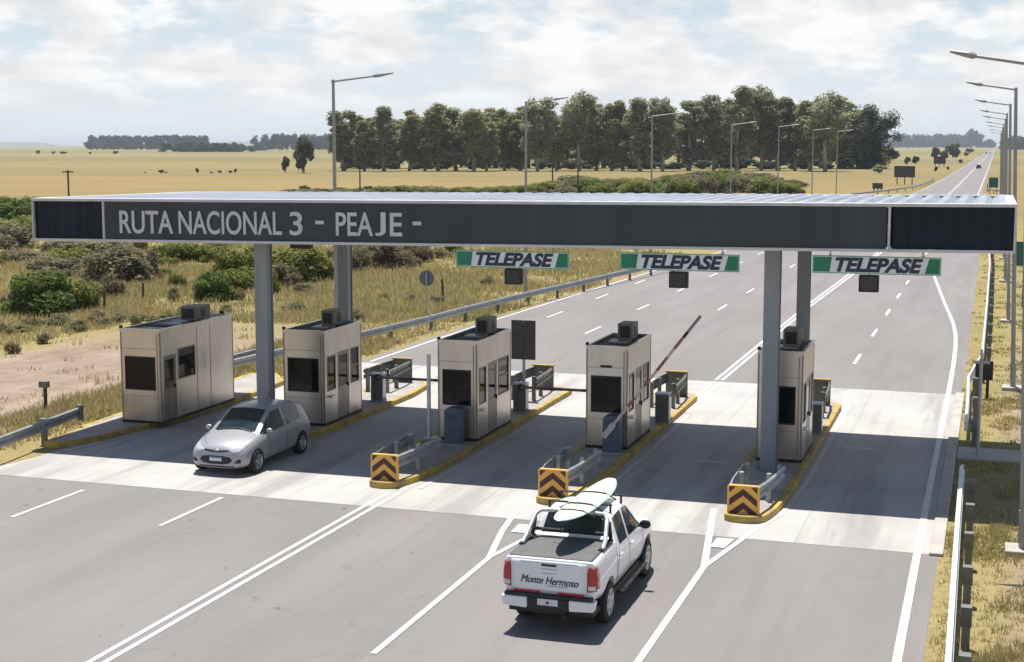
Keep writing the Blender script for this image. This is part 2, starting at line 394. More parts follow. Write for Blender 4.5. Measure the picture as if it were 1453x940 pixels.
skb = mixc(nt, 1.0, sky.outputs[0], (1.2, 1.22, 1.28), 'MULTIPLY')
sc = mixc(nt, .45, skb, hz)
sc = mixc(nt, sstep(nt, el, .35, .02), skb, hz)
sc2 = mixc(nt, mth(nt, 'MULTIPLY', cm, sstep(nt, el, .45, .12)), sc, ccol)
lk(nt, sc2, bg.inputs['Color']); bg.inputs['Strength'].default_value = .047
S.view_settings.view_transform = 'Standard'; S.view_settings.look = 'None'
S.view_settings.exposure = .62; S.view_settings.gamma = 1
S.cycles.use_denoising = True
S.cycles.max_bounces = 7; S.cycles.diffuse_bounces = 4; S.cycles.glossy_bounces = 3; S.cycles.volume_bounces = 0; S.cycles.transmission_bounces = 3
S.cycles.transparent_max_bounces = 6

# ------------------------------------------------------------------ ground, road
def sheet(name, poly, z, mat, label, cat):
    m = MB(); m.add([(x, y, z) for x, y in poly], [tuple(range(len(poly)))])
    return struct(m.build(name, mat), label, cat)
b = MB(); b.add([(-22000, -300, 0), (22000, -300, 0), (22000, 22000, 0), (-22000, 22000, 0)], [(0, 1, 2, 3)])
struct(b.build('ground', M['ground']), 'dry golden pasture and verge stretching flat to the horizon', 'ground')
left = [(-25.2, -20), (-24.7, 27), (-24.55, 30.9), (-24.2, 33), (-24.0, 46), (-23.1, 51.5), (-23.0, 60), (-22.75, 68), (-21.75, 92), (-20.2, 120), (-17.2, 170), (-14.4, 225), (-12.9, 295), (-12.3, 420), (-11.8, 840), (-11.8, 3000)]
right = [(-.82, -20), (-.82, 30), (-.8, 60), (-.9, 112), (-1.6, 200), (-2.2, 300), (-2.2, 3000)]
bm_ = MB()
def xat(path, y):
    for (x0, y0), (x1, y1) in zip(path, path[1:]):
        if y0 <= y <= y1: return x0 + (x1 - x0) * (y - y0) / (y1 - y0)
    return path[-1][0]
ys = sorted(set([y for _, y in left] + [y for _, y in right]))
vs = []
for y in ys: vs += [(xat(left, y), y, .004), (xat(right, y), y, .004)]
bm_.add(vs, [(2 * i, 2 * i + 1, 2 * i + 3, 2 * i + 2) for i in range(len(ys) - 1)])
struct(bm_.build('road', M['asphalt']), 'wide grey asphalt highway running to the horizon', 'road')
sheet('concrete_apron', [(-24.5, 30.95), (-1.0, 30.6), (-1.0, 51.1), (-23.2, 51.75), (-24.0, 46), (-24.15, 33)], .009, M['concrete'], 'pale concrete apron crossing the toll lanes under the canopy', 'pavement')
mk = MB(); wk = MB()
LZ = [.0125]
def line(b, pts, w, z=None):
    LZ[0] += .00012; z = LZ[0]
    for (x0, y0), (x1, y1) in zip(pts, pts[1:]):
        d = Vector((x1 - x0, y1 - y0, 0)).normalized(); n = Vector((-d.y, d.x, 0)) * w / 2
        p0 = Vector((x0, y0, z)); p1 = Vector((x1, y1, z))
        b.add([p0 - n, p0 + n, p1 + n, p1 - n], [(0, 1, 2, 3)])
for dx in (-.125, .125):
    line(mk, [(-13.54 + dx, 8), (-13.48 + dx, 30.9)], .10)
    line(wk, [(-13.48 + dx, 30.96), (-13.46 + dx, 32.2)], .13)
    line(mk, [(-9.08 + dx * .9, 45.2), (-9.08 + dx * .9, 51.3)], .11)
    line(mk, [(-9.08 + dx * .9, 51.7), (-9.0 + dx * .9, 77), (-8.7 + dx, 95), (-8.2 + dx, 130)], .12); line(wk, [(-8.2 + dx, 130), (-7.35 + dx, 300), (-7.0 + dx, 1500)], .12)
for x, a, st, n, w in ((-20.72, 27.4, 9, 1, .10), (-17.15, 27.75, 9, 1, .10), (-4.87, 57.2, 8.55, 9, .13), (-17.02, 62.8, 10.0, 6, .12), (-13.12, 73.9, 9.2, 8, .12), (-20.4, 68.2, 9.2, 3, .12)):
    for k in range(n): line(mk, [(x, a + k * st), (x, a + k * st + 2.75)], w)
# gore lines in front of islands
line(mk, [(-9.42, 21.6), (-9.46, 27.6)], .115); line(mk, [(-9.46, 27.6), (-9.86, 29.6), (-10.40, 33.4)], .13); line(mk, [(-9.46, 27.6), (-9.22, 29.1), (-8.85, 31.3)], .11)
line(mk, [(-5.20, 15), (-5.20, 28.3)], .125); line(mk, [(-5.20, 28.3), (-5.50, 30.4), (-5.86, 33.0)], .14); line(mk, [(-5.20, 28.3), (-4.66, 31.5)], .12)
mk.add([(-5.35, 29.75, .0215), (-5.05, 29.75, .0215), (-4.97, 30.5, .0215), (-5.33, 30.5, .0215)], [(0, 1, 2, 3)])
mk.add([(-9.65, 29.6, .0215), (-9.33, 29.6, .0215), (-9.3, 30.3, .0215), (-9.7, 30.3, .0215)], [(0, 1, 2, 3)])
line(mk, [(-4.66, 31.5), (-4.3, 33.2)], .15); line(wk, [(-4.3, 33.2), (-4.15, 37), (-4.2, 44)], .12)
line(mk, [(-4.2, 44), (-4.22, 47.5), (-4.6, 50.5)], .16)
for x, y0 in ((-8.72, 32.5), (-13.02, 32.8)): line(wk, [(x, y0), (x + .05, 38), (x - .03, 44.5)], .11)
line(mk, [(-1.2, 8), (-1.24, 35), (-1.24, 53), (-1.26, 58), (-1.31, 63), (-1.42, 67.5), (-1.62, 71.5), (-1.9, 75.5), (-2.25, 80), (-3.24, 94), (-4.6, 113)], .15)
line(wk, [(-2.75, 240), (-2.6, 1500)], .2)
line(mk, [(-22.65, 52), (-22.5, 66), (-21.5, 92), (-20, 119)], .12); line(wk, [(-20, 119), (-17, 169), (-14.2, 224), (-12.7, 294), (-12.1, 420), (-11.6, 1500)], .14)
line(wk, [(-23.95, 33.6), (-23.4, 36.5), (-23.2, 40)], .12)
for x, y in ((-11.6, 38.5), (-11.0, 36.9), (-7.2, 38.0), (-6.7, 40.4), (-3.7, 41.0)):
    wk.box(x, x + .75, y, y + .12, .0105, .0135)
struct(mk.build('road_markings', M['paint']), 'white painted lane and edge lines on the highway', 'road marking')
struct(wk.build('worn_road_markings', M['paintworn']), 'worn white lines beside the toll islands', 'road marking')
k = MB(); k.box(-1.0, -.72, 30.5, 51.2, 0, .07)
struct(k.build('road_kerb', M['kerb'], bevel=.02), 'pale concrete kerb along the right edge of the apron', 'kerb')
k = MB(); k.box(-.70, 9, 40.3, 41.9, 0, .06)
for x in (1.2, 4.0): k.box(x, x + 2.2, 40.75, 41.25, .06, .075)
struct(k.build('drain_channel', M['kerb'], bevel=.02), 'concrete drain slab leading off the right verge', 'drain')

# ------------------------------------------------------------------ traffic islands
def island(name_label, poly, h=.17, kw=.17):
    t = thing('traffic_island', name_label, 'traffic island', (0, 0, 0), 'toll islands')
    n = len(poly); P = [Vector((x, y)) for x, y in poly]
    inn = []
    for i in range(n):
        a = (P[i] - P[i - 1]).normalized(); c = (P[(i + 1) % n] - P[i]).normalized()
        na = Vector((-a.y, a.x)); nc = Vector((-c.y, c.x)); m = (na + nc).normalized()
        inn.append(P[i] + m * kw / max(.4, m.dot(na)))
    kb = MB()
    vs = [(p.x, p.y, 0) for p in P] + [(p.x, p.y, h) for p in P] + [(p.x, p.y, h) for p in inn] + [(p.x, p.y, 0) for p in inn]
    fs = []
    for i in range(n):
        j = (i + 1) % n
        fs += [(i, j, n + j, n + i), (n + i, n + j, 2 * n + j, 2 * n + i), (2 * n + i, 2 * n + j, 3 * n + j, 3 * n + i)]
    kb.add(vs, fs); kb.build('kerb', M['yellow'], t, bevel=.025)
    s = MB(); s.prism([(p.x, p.y) for p in inn], 0, h - .012); s.build('slab', M['slab'], t)
    return t
def nose(x0, x1, y0, y1, pl, pr):
    # pl, pr: left and right edges of the narrow tip that carries the chevron panel
    cx = (pl + pr) / 2; w = (pr - pl) / 2
    pts = [(x0, y0 + 5.0), (x0 + .05, y0 + 3.6), (pl - .04, y0 + 1.6), (pl, y0 + .45)]
    for k in range(1, 8):
        a = math.pi + math.pi * k / 8
        pts.append((cx + w * math.cos(a), y0 + .28 + .28 * math.sin(a)))
    pts += [(pr + .05, y0 + .5), (pr + (x1 - pr) * .55, y0 + 1.0), (x1 - .03, y0 + 2.0), (x1, y0 + 3.2)]
    cx = (x0 + x1) / 2; w = (x1 - x0) / 2
    for k in range(7):
        a = math.pi * k / 6
        pts.append((cx + w * .95 * math.cos(a), y1 - .6 + .6 * math.sin(a)))
    return pts
island('broad toll island carrying the long booth nearest the dirt track', [(-24.75, 34.2), (-24.3, 34.25), (-23.75, 35.4), (-23.5, 37), (-23.15, 39), (-23.1, 43.5), (-23.3, 46), (-24.3, 47.4), (-25.2, 47.2), (-25.3, 39.2), (-25.1, 36.5)])
island('toll island behind the silver hatchback', [(-20.45, 34.9), (-20.2, 34.7), (-19.8, 34.75), (-19.55, 35.3), (-19.5, 36.3), (-18.75, 36.35), (-18.35, 37.2), (-18.1, 39), (-18.05, 45), (-18.25, 46.9), (-18.9, 47.6), (-19.6, 47.3), (-19.95, 46), (-20.1, 40)])
island('toll island with the white post and the road sign seen from behind', nose(-14.95, -13.2, 32.5, 47.8, -14.33, -13.53))
island('toll island under the booth with the raised boom', nose(-10.5, -8.95, 32.15, 47.8, -9.95, -9.15))
island('toll island carrying the two right hand canopy columns', nose(-5.95, -4.32, 31.9, 47.6, -5.5, -4.55))

# ------------------------------------------------------------------ canopy
YF, YR = 35.2, 44.6
can = thing('toll_canopy', 'long flat dark grey toll canopy lettered RUTA NACIONAL 3 - PEAJE -', 'toll canopy', (0, 0, 0))
XL, XR = -25.5, .45
def ztop(x): return 6.80 + (x - XL) / (XR - XL) * .15
def zbot(x): return 5.68 + (x - XL) / (XR - XL) * .22
def fas(x, t): return zbot(x) + (ztop(x) - zbot(x)) * t
def fx(u):   # where a vertical seen at u meets the fascia plane
    d = FW * FPX + RT * (u - CX); return d.x / d.y * YF
SP1, SP2 = fx(152), fx(1257)
def quadbox(b, x0, x1, t0, t1, y0, y1, mi=0):
    vs = [(x, y, fas(x, t)) for t in (t0, t1) for y in (y0, y1) for x in (x0, x1)]
    b.add(vs, [(0, 2, 3, 1), (4, 5, 7, 6), (0, 1, 5, 4), (2, 6, 7, 3), (0, 4, 6, 2), (1, 3, 7, 5)], mi)
b = MB(); quadbox(b, SP1 + .06, SP2 - .06, .035, .955, YF + .02, YF + .10); b.build('fascia_panel', M['fascia'], can)
def ribbed(x0, x1):
    b = MB(); n = max(4, int(abs(x1 - x0) / .17)); pts = []
    for i in range(n + 1):
        x = x0 + (x1 - x0) * i / n
        pts.append((x, YF + (.015 if i % 2 else .095)))
    vs = [(x, y, fas(x, t)) for t in (.035, .955) for x, y in pts]
    m = len(pts); b.add(vs, [(i, i + 1, m + i + 1, m + i) for i in range(m - 1)])
    o = b.build('ribbed_panel', M['ribbed'], can); return o
ribbed(XL + .05, SP1 - .06); ribbed(SP2 + .06, XR - .05)
b = MB(); quadbox(b, XL + .02, XL + .06, .035, .955, YF + .07, YR - .05); b.build('side_fascia', M['ribbed'], can)
b = MB(); quadbox(b, XR - .06, XR - .02, .035, .955, YF + .07, YR - .05); b.build('side_fascia', M['ribbed'], can)
b = MB(); quadbox(b, XL, XR, .035, .872, YR - .10, YR - .02); b.build('rear_fascia', M['fascia'], can)
b = MB()
quadbox(b, XL - .03, XR + .03, -.035, .033, YF - .03, YF + .2); quadbox(b, XL - .03, XR + .03, .957, 1.03, YF - .03, YF + .25)
for x in (SP1, SP2): quadbox(b, x - .03, x + .03, .034, .956, YF - .012, YF + .09)
quadbox(b, XL - .03, XL + .015, .034, .956, YF - .02, YF + .06); quadbox(b, XR - .015, XR + .03, .034, .956, YF - .02, YF + .06)
for x0, x1 in ((XL - .03, XL + .2), (XR - .2, XR + .03)):
    vs = [(x, y, fas(x, t) - (.085 if y > 40 else 0)) for t in (.957, 1.03) for y in (YF + .255, YR - .255) for x in (x0, x1)]
    b.add(vs, [(0, 2, 3, 1), (4, 5, 7, 6), (0, 1, 5, 4), (2, 6, 7, 3), (0, 4, 6, 2), (1, 3, 7, 5)])
quadbox(b, XL - .03, XR + .03, .875, .935, YR - .25, YR)
b.build('trim_frame', M['trim'], can, bevel=.012)
b = MB(); n = int((XR - XL - .4) / .155); pts = []
for i in range(n + 1):
    x = XL + .2 + (XR - XL - .4) * i / n; pts.append((x, (.0, .115, .115)[i % 3] if i % 3 else .0))
vs = [(x, y, ztop(x) - .07 + dz + (-.03 if y == YF + .27 else -.085)) for y in (YF + .27, YR - .27) for x, dz in pts]
m = len(pts); b.add(vs, [(i, i + 1, m + i + 1, m + i) for i in range(m - 1)]); b.build('roof_sheet', M['roofsheet'], can)
b = MB(); quadbox(b, XL + .07, XR - .07, .05, .09, YF + .21, YR - .11); b.build('soffit', M['soffit'], can)
# lettering follows the fascia
def fascia_text(body, xa, xb, tlo, thi, fit=False):
    me = text_mesh(body, 1.0, .012, 0, .012, sx=1)
    xs = [v.co.x for v in me.vertices]; zs = [v.co.y for v in me.vertices]
    x0, x1, z0, z1 = min(xs), max(xs), min(zs), max(zs)
    if not fit: z0, z1 = 0.0, .705
    for v in me.vertices:
        x = xa + (v.co.x - x0) / (x1 - x0) * (xb - xa); t = tlo + (v.co.y - z0) / (z1 - z0) * (thi - tlo)
        v.co = (x, YF - .002 - v.co.z, fas(x, t))
    return obj('lettering', me, M['letter'], can)
fascia_text('RUTA', fx(175), fx(250), .195, .745); fascia_text('NACIONAL', fx(258), fx(403), .195, .745); fascia_text('3', fx(414), fx(432), .195, .745)
fascia_text('PEA', fx(479), fx(531), .195, .745); fascia_text('J', fx(534), fx(549), .19, .745, True); fascia_text('E', fx(555), fx(572), .195, .745)
for ua, ub in ((450, 462), (587, 599)):
    b = MB(); quadbox(b, fx(ua), fx(ub), .45, .535, YF - .014, YF + .012); b.build('lettering', M['letter'], can)
for x, y, zb, w in ((-19.30, 36.95, .16, .188), (-19.58, 43.0, .16, .18), (-5.17, 36.84, .16, .19), (-5.14, 43.0, .16, .178)):
    zt = zbot(x) + .06
    b = MB()     # H-section column
    t = .028
    b.box(x - w, x + w, y - w, y - w + t, zb, zt); b.box(x - w, x + w, y + w - t, y + w, zb, zt); b.box(x - t, x + t, y - w + t, y + w - t, zb, zt)
    b.box(x - w * .82, x - w * .82 + .02, y - w + t, y + w - t, zb, zt); b.box(x + w * .82 - .02, x + w * .82, y - w + t, y + w - t, zb, zt)
    c = b.build('column', M['colgrey'], can)
    q = MB(); q.box(x - .34, x + .34, y - .34, y + .34, zb - .005, zb + .03)
    for sx in (-.28, .28):
        for sy in (-.28, .28): q.tube([(x + sx, y + sy, zb + .03), (x + sx, y + sy, zb + .09)], .022, 6)
    for sx in (-1, 1): q.add([(x + sx * w, y - .01, zb + .03), (x + sx * .33, y - .01, zb + .03), (x + sx * w, y - .01, zb + .32), (x + sx * w, y + .01, zb + .03), (x + sx * .33, y + .01, zb + .03), (x + sx * w, y + .01, zb + .32)], [(0, 1, 2), (3, 5, 4), (0, 2, 5, 3), (1, 4, 5, 2), (0, 3, 4, 1)])
    q.build('base_plate', M['colgrey'], c)

# hanging signs and lane signals
SG = 'lane signs under the canopy'
def lane_sign(xa, xb, label):
    w = xb - xa; x = (xa + xb) / 2; z0 = zbot(x) - .575; z1 = z0 + .42
    t = thing('lane_sign', label, 'sign', (x, 35.45, z0), SG)
    b = MB(); b.box(-w / 2, w / 2, -.03, .03, 0, .42); b.build('panel', M['signwhite'], t, bevel=.006)
    b = MB(); 
    for x0, x1, a, c in ((-w / 2, w / 2, 0, .022), (-w / 2, w / 2, .398, .42)): b.box(x0, x1, -.034, -.0301, a, c)
    for x0, x1 in ((-w / 2, -w / 2 + .03), (w / 2 - .03, w / 2)): b.box(x0, x1, -.034, -.0301, .0221, .3979)
    b.build('edge_band', M['signedge'], t)
    b = MB(); b.yprism([(-w / 2 + .035, .035), (-w / 2 + .40, .035), (-w / 2 + .45, .385), (-w / 2 + .035, .385)], -.036, -.0302); b.build('green_block', M['signgreen'], t)
    b = MB(); b.yprism([(w / 2 - .035, .035), (w / 2 - .36, .035), (w / 2 - .27, .385), (w / 2 - .035, .385)], -.036, -.0302); b.build('green_block', M['signgreen'], t)
    me = text_mesh('TELEPASE', .44, .003, .26, .02)
    xs = [v.co.x for v in me.vertices]; x0, x1 = min(xs), max(xs); ta, tb = -w / 2 + .53, w / 2 - .40
    for v in me.vertices: v.co = (ta + (v.co.x - x0) / (x1 - x0) * (tb - ta), -.0345 - v.co.z, .062 + v.co.y * 1.0)
    obj('lettering', me, M['ink'], t)
    for sx in (-w * .36, w * .36):
        b = MB(); b.tube([(sx, 0, .42), (sx, 0, .62)], .02, 6); b.box(sx - .04, sx + .04, -.03, .03, .42, .45); b.build('hanger', M['galv'], t)
lane_sign(-13.02, -10.03, 'TELEPASE lane sign hanging farthest from the right hand canopy columns')
lane_sign(-8.72, -5.78, 'TELEPASE lane sign hanging close to the left of the right hand canopy column')
lane_sign(-4.05, -1.12, 'TELEPASE lane sign hanging to the right of both canopy columns')
def lane_signal(x, label):
    z1 = zbot(x) - .60
    t = thing('lane_signal', label, 'signal', (x, 35.5, z1 - .40), 'unlit lane signals under the lane signs')
    b = MB(); b.box(-.23, .23, -.08, .12, 0, .40); b.build('housing', M['black'], t, bevel=.02)
    b = MB(); b.box(-.18, .18, -.085, -.0801, .05, .35)
    b.build('display', pmat('unlit_display', (.03, .034, .03), (.022, .025, .022), 40, .3), t)
    b = MB(); b.tube([(0, .02, .40), (0, .02, .62)], .025, 6); b.build('bracket', M['galv'], t)
lane_signal(-11.5, 'black unlit signal box under the TELEPASE sign farthest left')
lane_signal(-7.27, 'black unlit signal box under the TELEPASE sign left of the column')
lane_signal(-2.74, 'black unlit signal box under the TELEPASE sign right of the columns')
cx = -17.75
t = thing('camera_housing', 'dark camera housing hung under the canopy behind RUTA NACIONAL lettering', 'camera', (cx, 36.2, zbot(cx) - .16))
b = MB(); b.box(-.3, .3, -.12, .12, -.06, .1); b.build('body', M['black'], t, bevel=.03)
b = MB(); b.tube([(0, 0, .1), (0, 0, .2)], .03, 6); b.build('bracket', M['galv'], t)

# ------------------------------------------------------------------ toll booths
def booth(label, x0, x1, y0, y1, style, zb=.165, zh=2.72, rooflight=False):
    t = thing('toll_booth', label, 'toll booth', ((x0 + x1) / 2, (y0 + y1) / 2, zb), 'steel toll booths on the islands')
    w = (x1 - x0) / 2; d = (y1 - y0) / 2; h = zh
    fr = (-w + .13, w - .17, .98, 1.98)      # front window
    if style == 'long':
        ops = [('door', -d + .16, -d + .86, .08, 1.98), ('win', -d + .98, -d + 1.98, 1.18, 2.12)]
    else:
        ops = [('win', -d + .20, -d + .78, .98, 2.02), ('door', -d + .92, -d + 1.72, .06, 2.06), ('win', -d + 1.86, 2 * d - d - .2, .98, 2.06)]
    # walls as panels round the openings, 4 cm thick
    b = MB()
    th = .05
    def panel_x(y, s, holes, xa, xb):        # wall in plane y, outward s; holes (xa,xb,za,zb)
        y0_, y1_ = (y, y + th) if s < 0 else (y - th, y)
        xs = sorted({xa, xb, *[q for hh in holes for q in hh[:2]]}); zs = sorted({0, h, *[q for hh in holes for q in hh[2:]]})
        for i in range(len(xs) - 1):
            for j in range(len(zs) - 1):
                mx, mz = (xs[i] + xs[i + 1]) / 2, (zs[j] + zs[j + 1]) / 2
                if any(q[0] < mx < q[1] and q[2] < mz < q[3] for q in holes): continue
                b.box(xs[i], xs[i + 1], y0_, y1_, zs[j], zs[j + 1])
    def panel_y(x, s, holes):
        x0_, x1_ = (x, x + th) if s < 0 else (x - th, x)
        ys = sorted({-d + th, d - th, *[q for hh in holes for q in hh[:2]]}); zs = sorted({0, h, *[q for hh in holes for q in hh[2:]]})
        for i in range(len(ys) - 1):
            for j in range(len(zs) - 1):
                my, mz = (ys[i] + ys[i + 1]) / 2, (zs[j] + zs[j + 1]) / 2
                if any(q[0] < my < q[1] and q[2] < mz < q[3] for q in holes): continue
                b.box(x0_, x1_, ys[i], ys[i + 1], zs[j], zs[j + 1])
    panel_x(-d, -1, [fr], -w, w); panel_x(d, 1, [], -w, w)
    panel_y(w, 1, [o[1:] for o in ops]); panel_y(-w, -1, [(-d + .4, d - .5, 1.0, 2.0)] if style != 'long' else [])
    b.box(-w + th, w - th, -d + th, d - th, 0, .05)
    # merge coincident cell faces so that the wall reads as one sheet
    o = b.build('wall', M['steel'], t)
    bm = bmesh.new(); bm.from_mesh(o.data); bmesh.ops.remove_doubles(bm, verts=bm.verts, dist=.0005)
    seen = {}
    for f in list(bm.faces):
        key = tuple(sorted(v.index for v in f.verts)); seen.setdefault(key, []).append(f)
    bmesh.ops.delete(bm, geom=[f for fs in seen.values() if len(fs) > 1 for f in fs], context='FACES')
    bm.to_mesh(o.data); bm.free()
    for sx in (-1, 1):      # corner trims, plinth, panel seams
        for sy in (-1, 1):
            q = MB(); q.box(sx * w - .035 if sx > 0 else -w - .006, sx * w + .006 if sx > 0 else -w + .035, sy * d - .035 if sy > 0 else -d - .006, sy * d + .006 if sy > 0 else -d + .035, .08, h - .02)
            q.build('corner_trim', M['steel_dark'], t)
    q = MB(); q.box(w - .115, w - .085, -d - .007, -d - .001, .08, h - .06); q.build('corner_trim', M['steel_dark'], t)
    q = MB(); q.box(-w + .03, w - .12, -d - .005, -d - .001, 2.20, 2.215); q.build('panel_seam', M['steel_dark'], t)
    q = MB(); q.box(-w + .03, w - .12, -d - .005, -d - .001, .80, .812); q.build('panel_seam', M['steel_dark'], t)
    q = MB(); q.box(-w - .012, w + .012, -d - .012, d + .012, -.002, .075); q.build('plinth', M['black'], t)
    if style == 'long':
        q = MB()
        for y in (-d + 2.1, -d + 2.9): q.box(w + .001, w + .006, y - .012, y + .012, .1, h - .05)
        q.build('panel_seam', M['steel_dark'], t)
    rf = MB(); rf.box(-w + .06, w - .06, -d + .06, d - .06, h - .05, h - .0)
    r_ = rf.build('roof', M['roofsheet'] if style == 'long' else M['roofdark'], t)
    q = MB()
    for a in ((-w - .02, w + .02, -d - .02, -d + .055), (-w - .02, w + .02, d - .055, d + .02), (-w - .02, -w + .055, -d + .056, d - .056), (w - .055, w + .02, -d + .056, d - .056)):
        q.box(*a, h + .001, h + .075)
    q.build('parapet', M['steel'], r_)
    if style == 'long':
        q = MB(); q.box(-w + .1, w - .1, -d + 1.2, -d + 1.55, h + .002, h + .04); q.build('hatch', M['roofdark'], r_)
    else:
        q = MB(); q.box(-.25, .3, -.25, .25, h + .002, h + .05); q.build('hatch', M['galv'], r_)
    # glazing
    def win_front(x0_, x1_, z0, z1):
        q = MB()
        for a in ((x0_, x1_, z0, z0 + .04), (x0_, x1_, z1 - .04, z1), (x0_, x0_ + .035, z0 + .04, z1 - .04), (x1_ - .035, x1_, z0 + .04, z1 - .04)):
            q.box(a[0], a[1], -d - .012, -d + .03, a[2], a[3])
        f = q.build('window', M['black'], t)
        g = MB(); g.box(x0_ + .03, x1_ - .03, -d + .012, -d + .02, z0 + .03, z1 - .03); g.build('pane', M['glass'], f)
    win_front(*fr)
    for i, op in enumerate(ops):
        y0_, y1_, z0, z1 = op[1:]
        if op[0] == 'win':
            q = MB()
            for a in ((y0_, y1_, z0, z0 + .035), (y0_, y1_, z1 - .035, z1), (y0_, y0_ + .035, z0 + .035, z1 - .035), (y1_ - .035, y1_, z0 + .035, z1 - .035)):
                q.box(w - .03, w + .01, a[0], a[1], a[2], a[3])
            if i == 2: q.box(w - .02, w + .006, y0_ + .036, y1_ - .036, (z0 + z1) / 2 - .015, (z0 + z1) / 2 + .015)
            f = q.build('window', M['steel_dark'], t)
            g = MB(); g.box(w - .025, w - .018, y0_ + .03, y1_ - .03, z0 + .03, z1 - .03); g.build('pane', M['glass'], f)
        else:
            q = MB(); dw = y1_ - y0_
            q.box(w - .035, w - .005, y0_ + .01, y1_ - .01, z0, z0 + .95)
            q.box(w - .035, w - .005, y0_ + .01, y0_ + .10, z0 + .95, z1 - .01); q.box(w - .035, w - .005, y1_ - .10, y1_ - .01, z0 + .95, z1 - .01)
            q.box(w - .035, w - .005, y0_ + .10, y1_ - .10, z1 - .12, z1 - .01)
            f = q.build('door', M['steel_dark'], t)
            g = MB(); g.box(w - .025, w - .018, y0_ + .10, y1_ - .10, z0 + .95, z1 - .12); g.build('pane', M['glass'], f)
            g = MB(); g.box(w - .004, w + .03, y1_ - .07, y1_ - .045, z0 + .88, z0 + 1.0); g.build('handle', M['black'], f)
    if style != 'long':
        q = MB(); q.box(w + .001, w + .09, -d + .35, -d + .65, .78, .84); q.build('tray', M['steel'], t)
    q = MB()
    ax, ay, aw, ad, ah = (0.12, d - 1.35, .27, .45, .42) if style == 'long' else (.10, d - .85, .21, .36, .45)
    q.box(ax - aw, ax + aw, ay - ad, ay + ad, h + .045, h + .045 + ah)
    a = q.build('air_conditioner', M['galv_dull'], r_, bevel=.02)
    q = MB(); q.box(ax - aw + .07, ax + aw - .07, ay - ad - .006, ay - ad - .001, h + .1, h + ah - .02); q.build('grille', M['black'], a)
    q = MB(); q.lathe_x([(ax + aw + .001, .0), (ax + aw + .006, .0), (ax + aw + .006, .15), (ax + aw + .001, .15)], 16)
    q.v = [(x, y + ay, z + h + .045 + ah / 2) for x, y, z in q.v]; q.build('fan_grille', M['black'], a)
    if style == 'vent':
        q = MB(); q.box(-.18, .14, -d - .012, -d - .001, 2.2, 2.27); q.build('vent_slot', M['black'], t)
    q = MB(); q.box(-w - .02, -w + .06, -d - .02, -d + .05, h + .076, h + .15)
    if style == 'long': q.box(w - .4, w - .28, d - .1, d - .02, h + .076, h + .16)
    q.build('floodlight', M['black'], r_)
    return t
booth('long toll booth nearest the dirt track, with a blank rear wall', -24.32, -23.0, 37.5, 41.85, 'long')
booth('toll booth behind the silver hatchback, between the two left canopy columns', -19.62, -18.32, 38.7, 41.35, 'std')
booth('toll booth beside the thin white post and blue pedestal', -14.5, -13.36, 37.95, 40.95, 'std')
booth('toll booth behind the raised red and white boom', -10.3, -9.16, 38.15, 40.95, 'vent')
booth('toll booth behind the front right canopy column', -5.65, -4.5, 37.9, 40.3, 'std', zh=2.82)

# ------------------------------------------------------------------ crash barriers on the islands
def wbeam(path, zc, s=1, hh=.155, dp=.04):
    """W profile swept along path [(x,y)], s = side the corrugation bulges to"""
    prof = [(-hh, 0), (-hh * .8, dp), (-hh * .35, dp), (-.02, -dp * .3), (.02, -dp * .3), (hh * .35, dp), (hh * .8, dp), (hh, 0)]
    prof2 = prof + [(z, d - .012) for z, d in reversed(prof)]
    b = MB(); n = len(prof2); vs = []
    P = [Vector((p[0], p[1], 0)) for p in path]; zz = [p[2] if len(p) > 2 else zc for p in path]
    for i, p in enumerate(P):
        d = (P[min(i + 1, len(P) - 1)] - P[max(i - 1, 0)]).normalized(); nn = Vector((d.y, -d.x, 0)) * s
        vs += [(p.x + nn.x * o, p.y + nn.y * o, zz[i] + z) for z, o in prof2]
    fs = [(i * n + k, i * n + (k + 1) % n, (i + 1) * n + (k + 1) % n, (i + 1) * n + k) for i in range(len(P) - 1) for k in range(n)]
    fs += [tuple(range(n)), tuple(range((len(P) - 1) * n, len(P) * n))]
    return b.add(vs, fs)
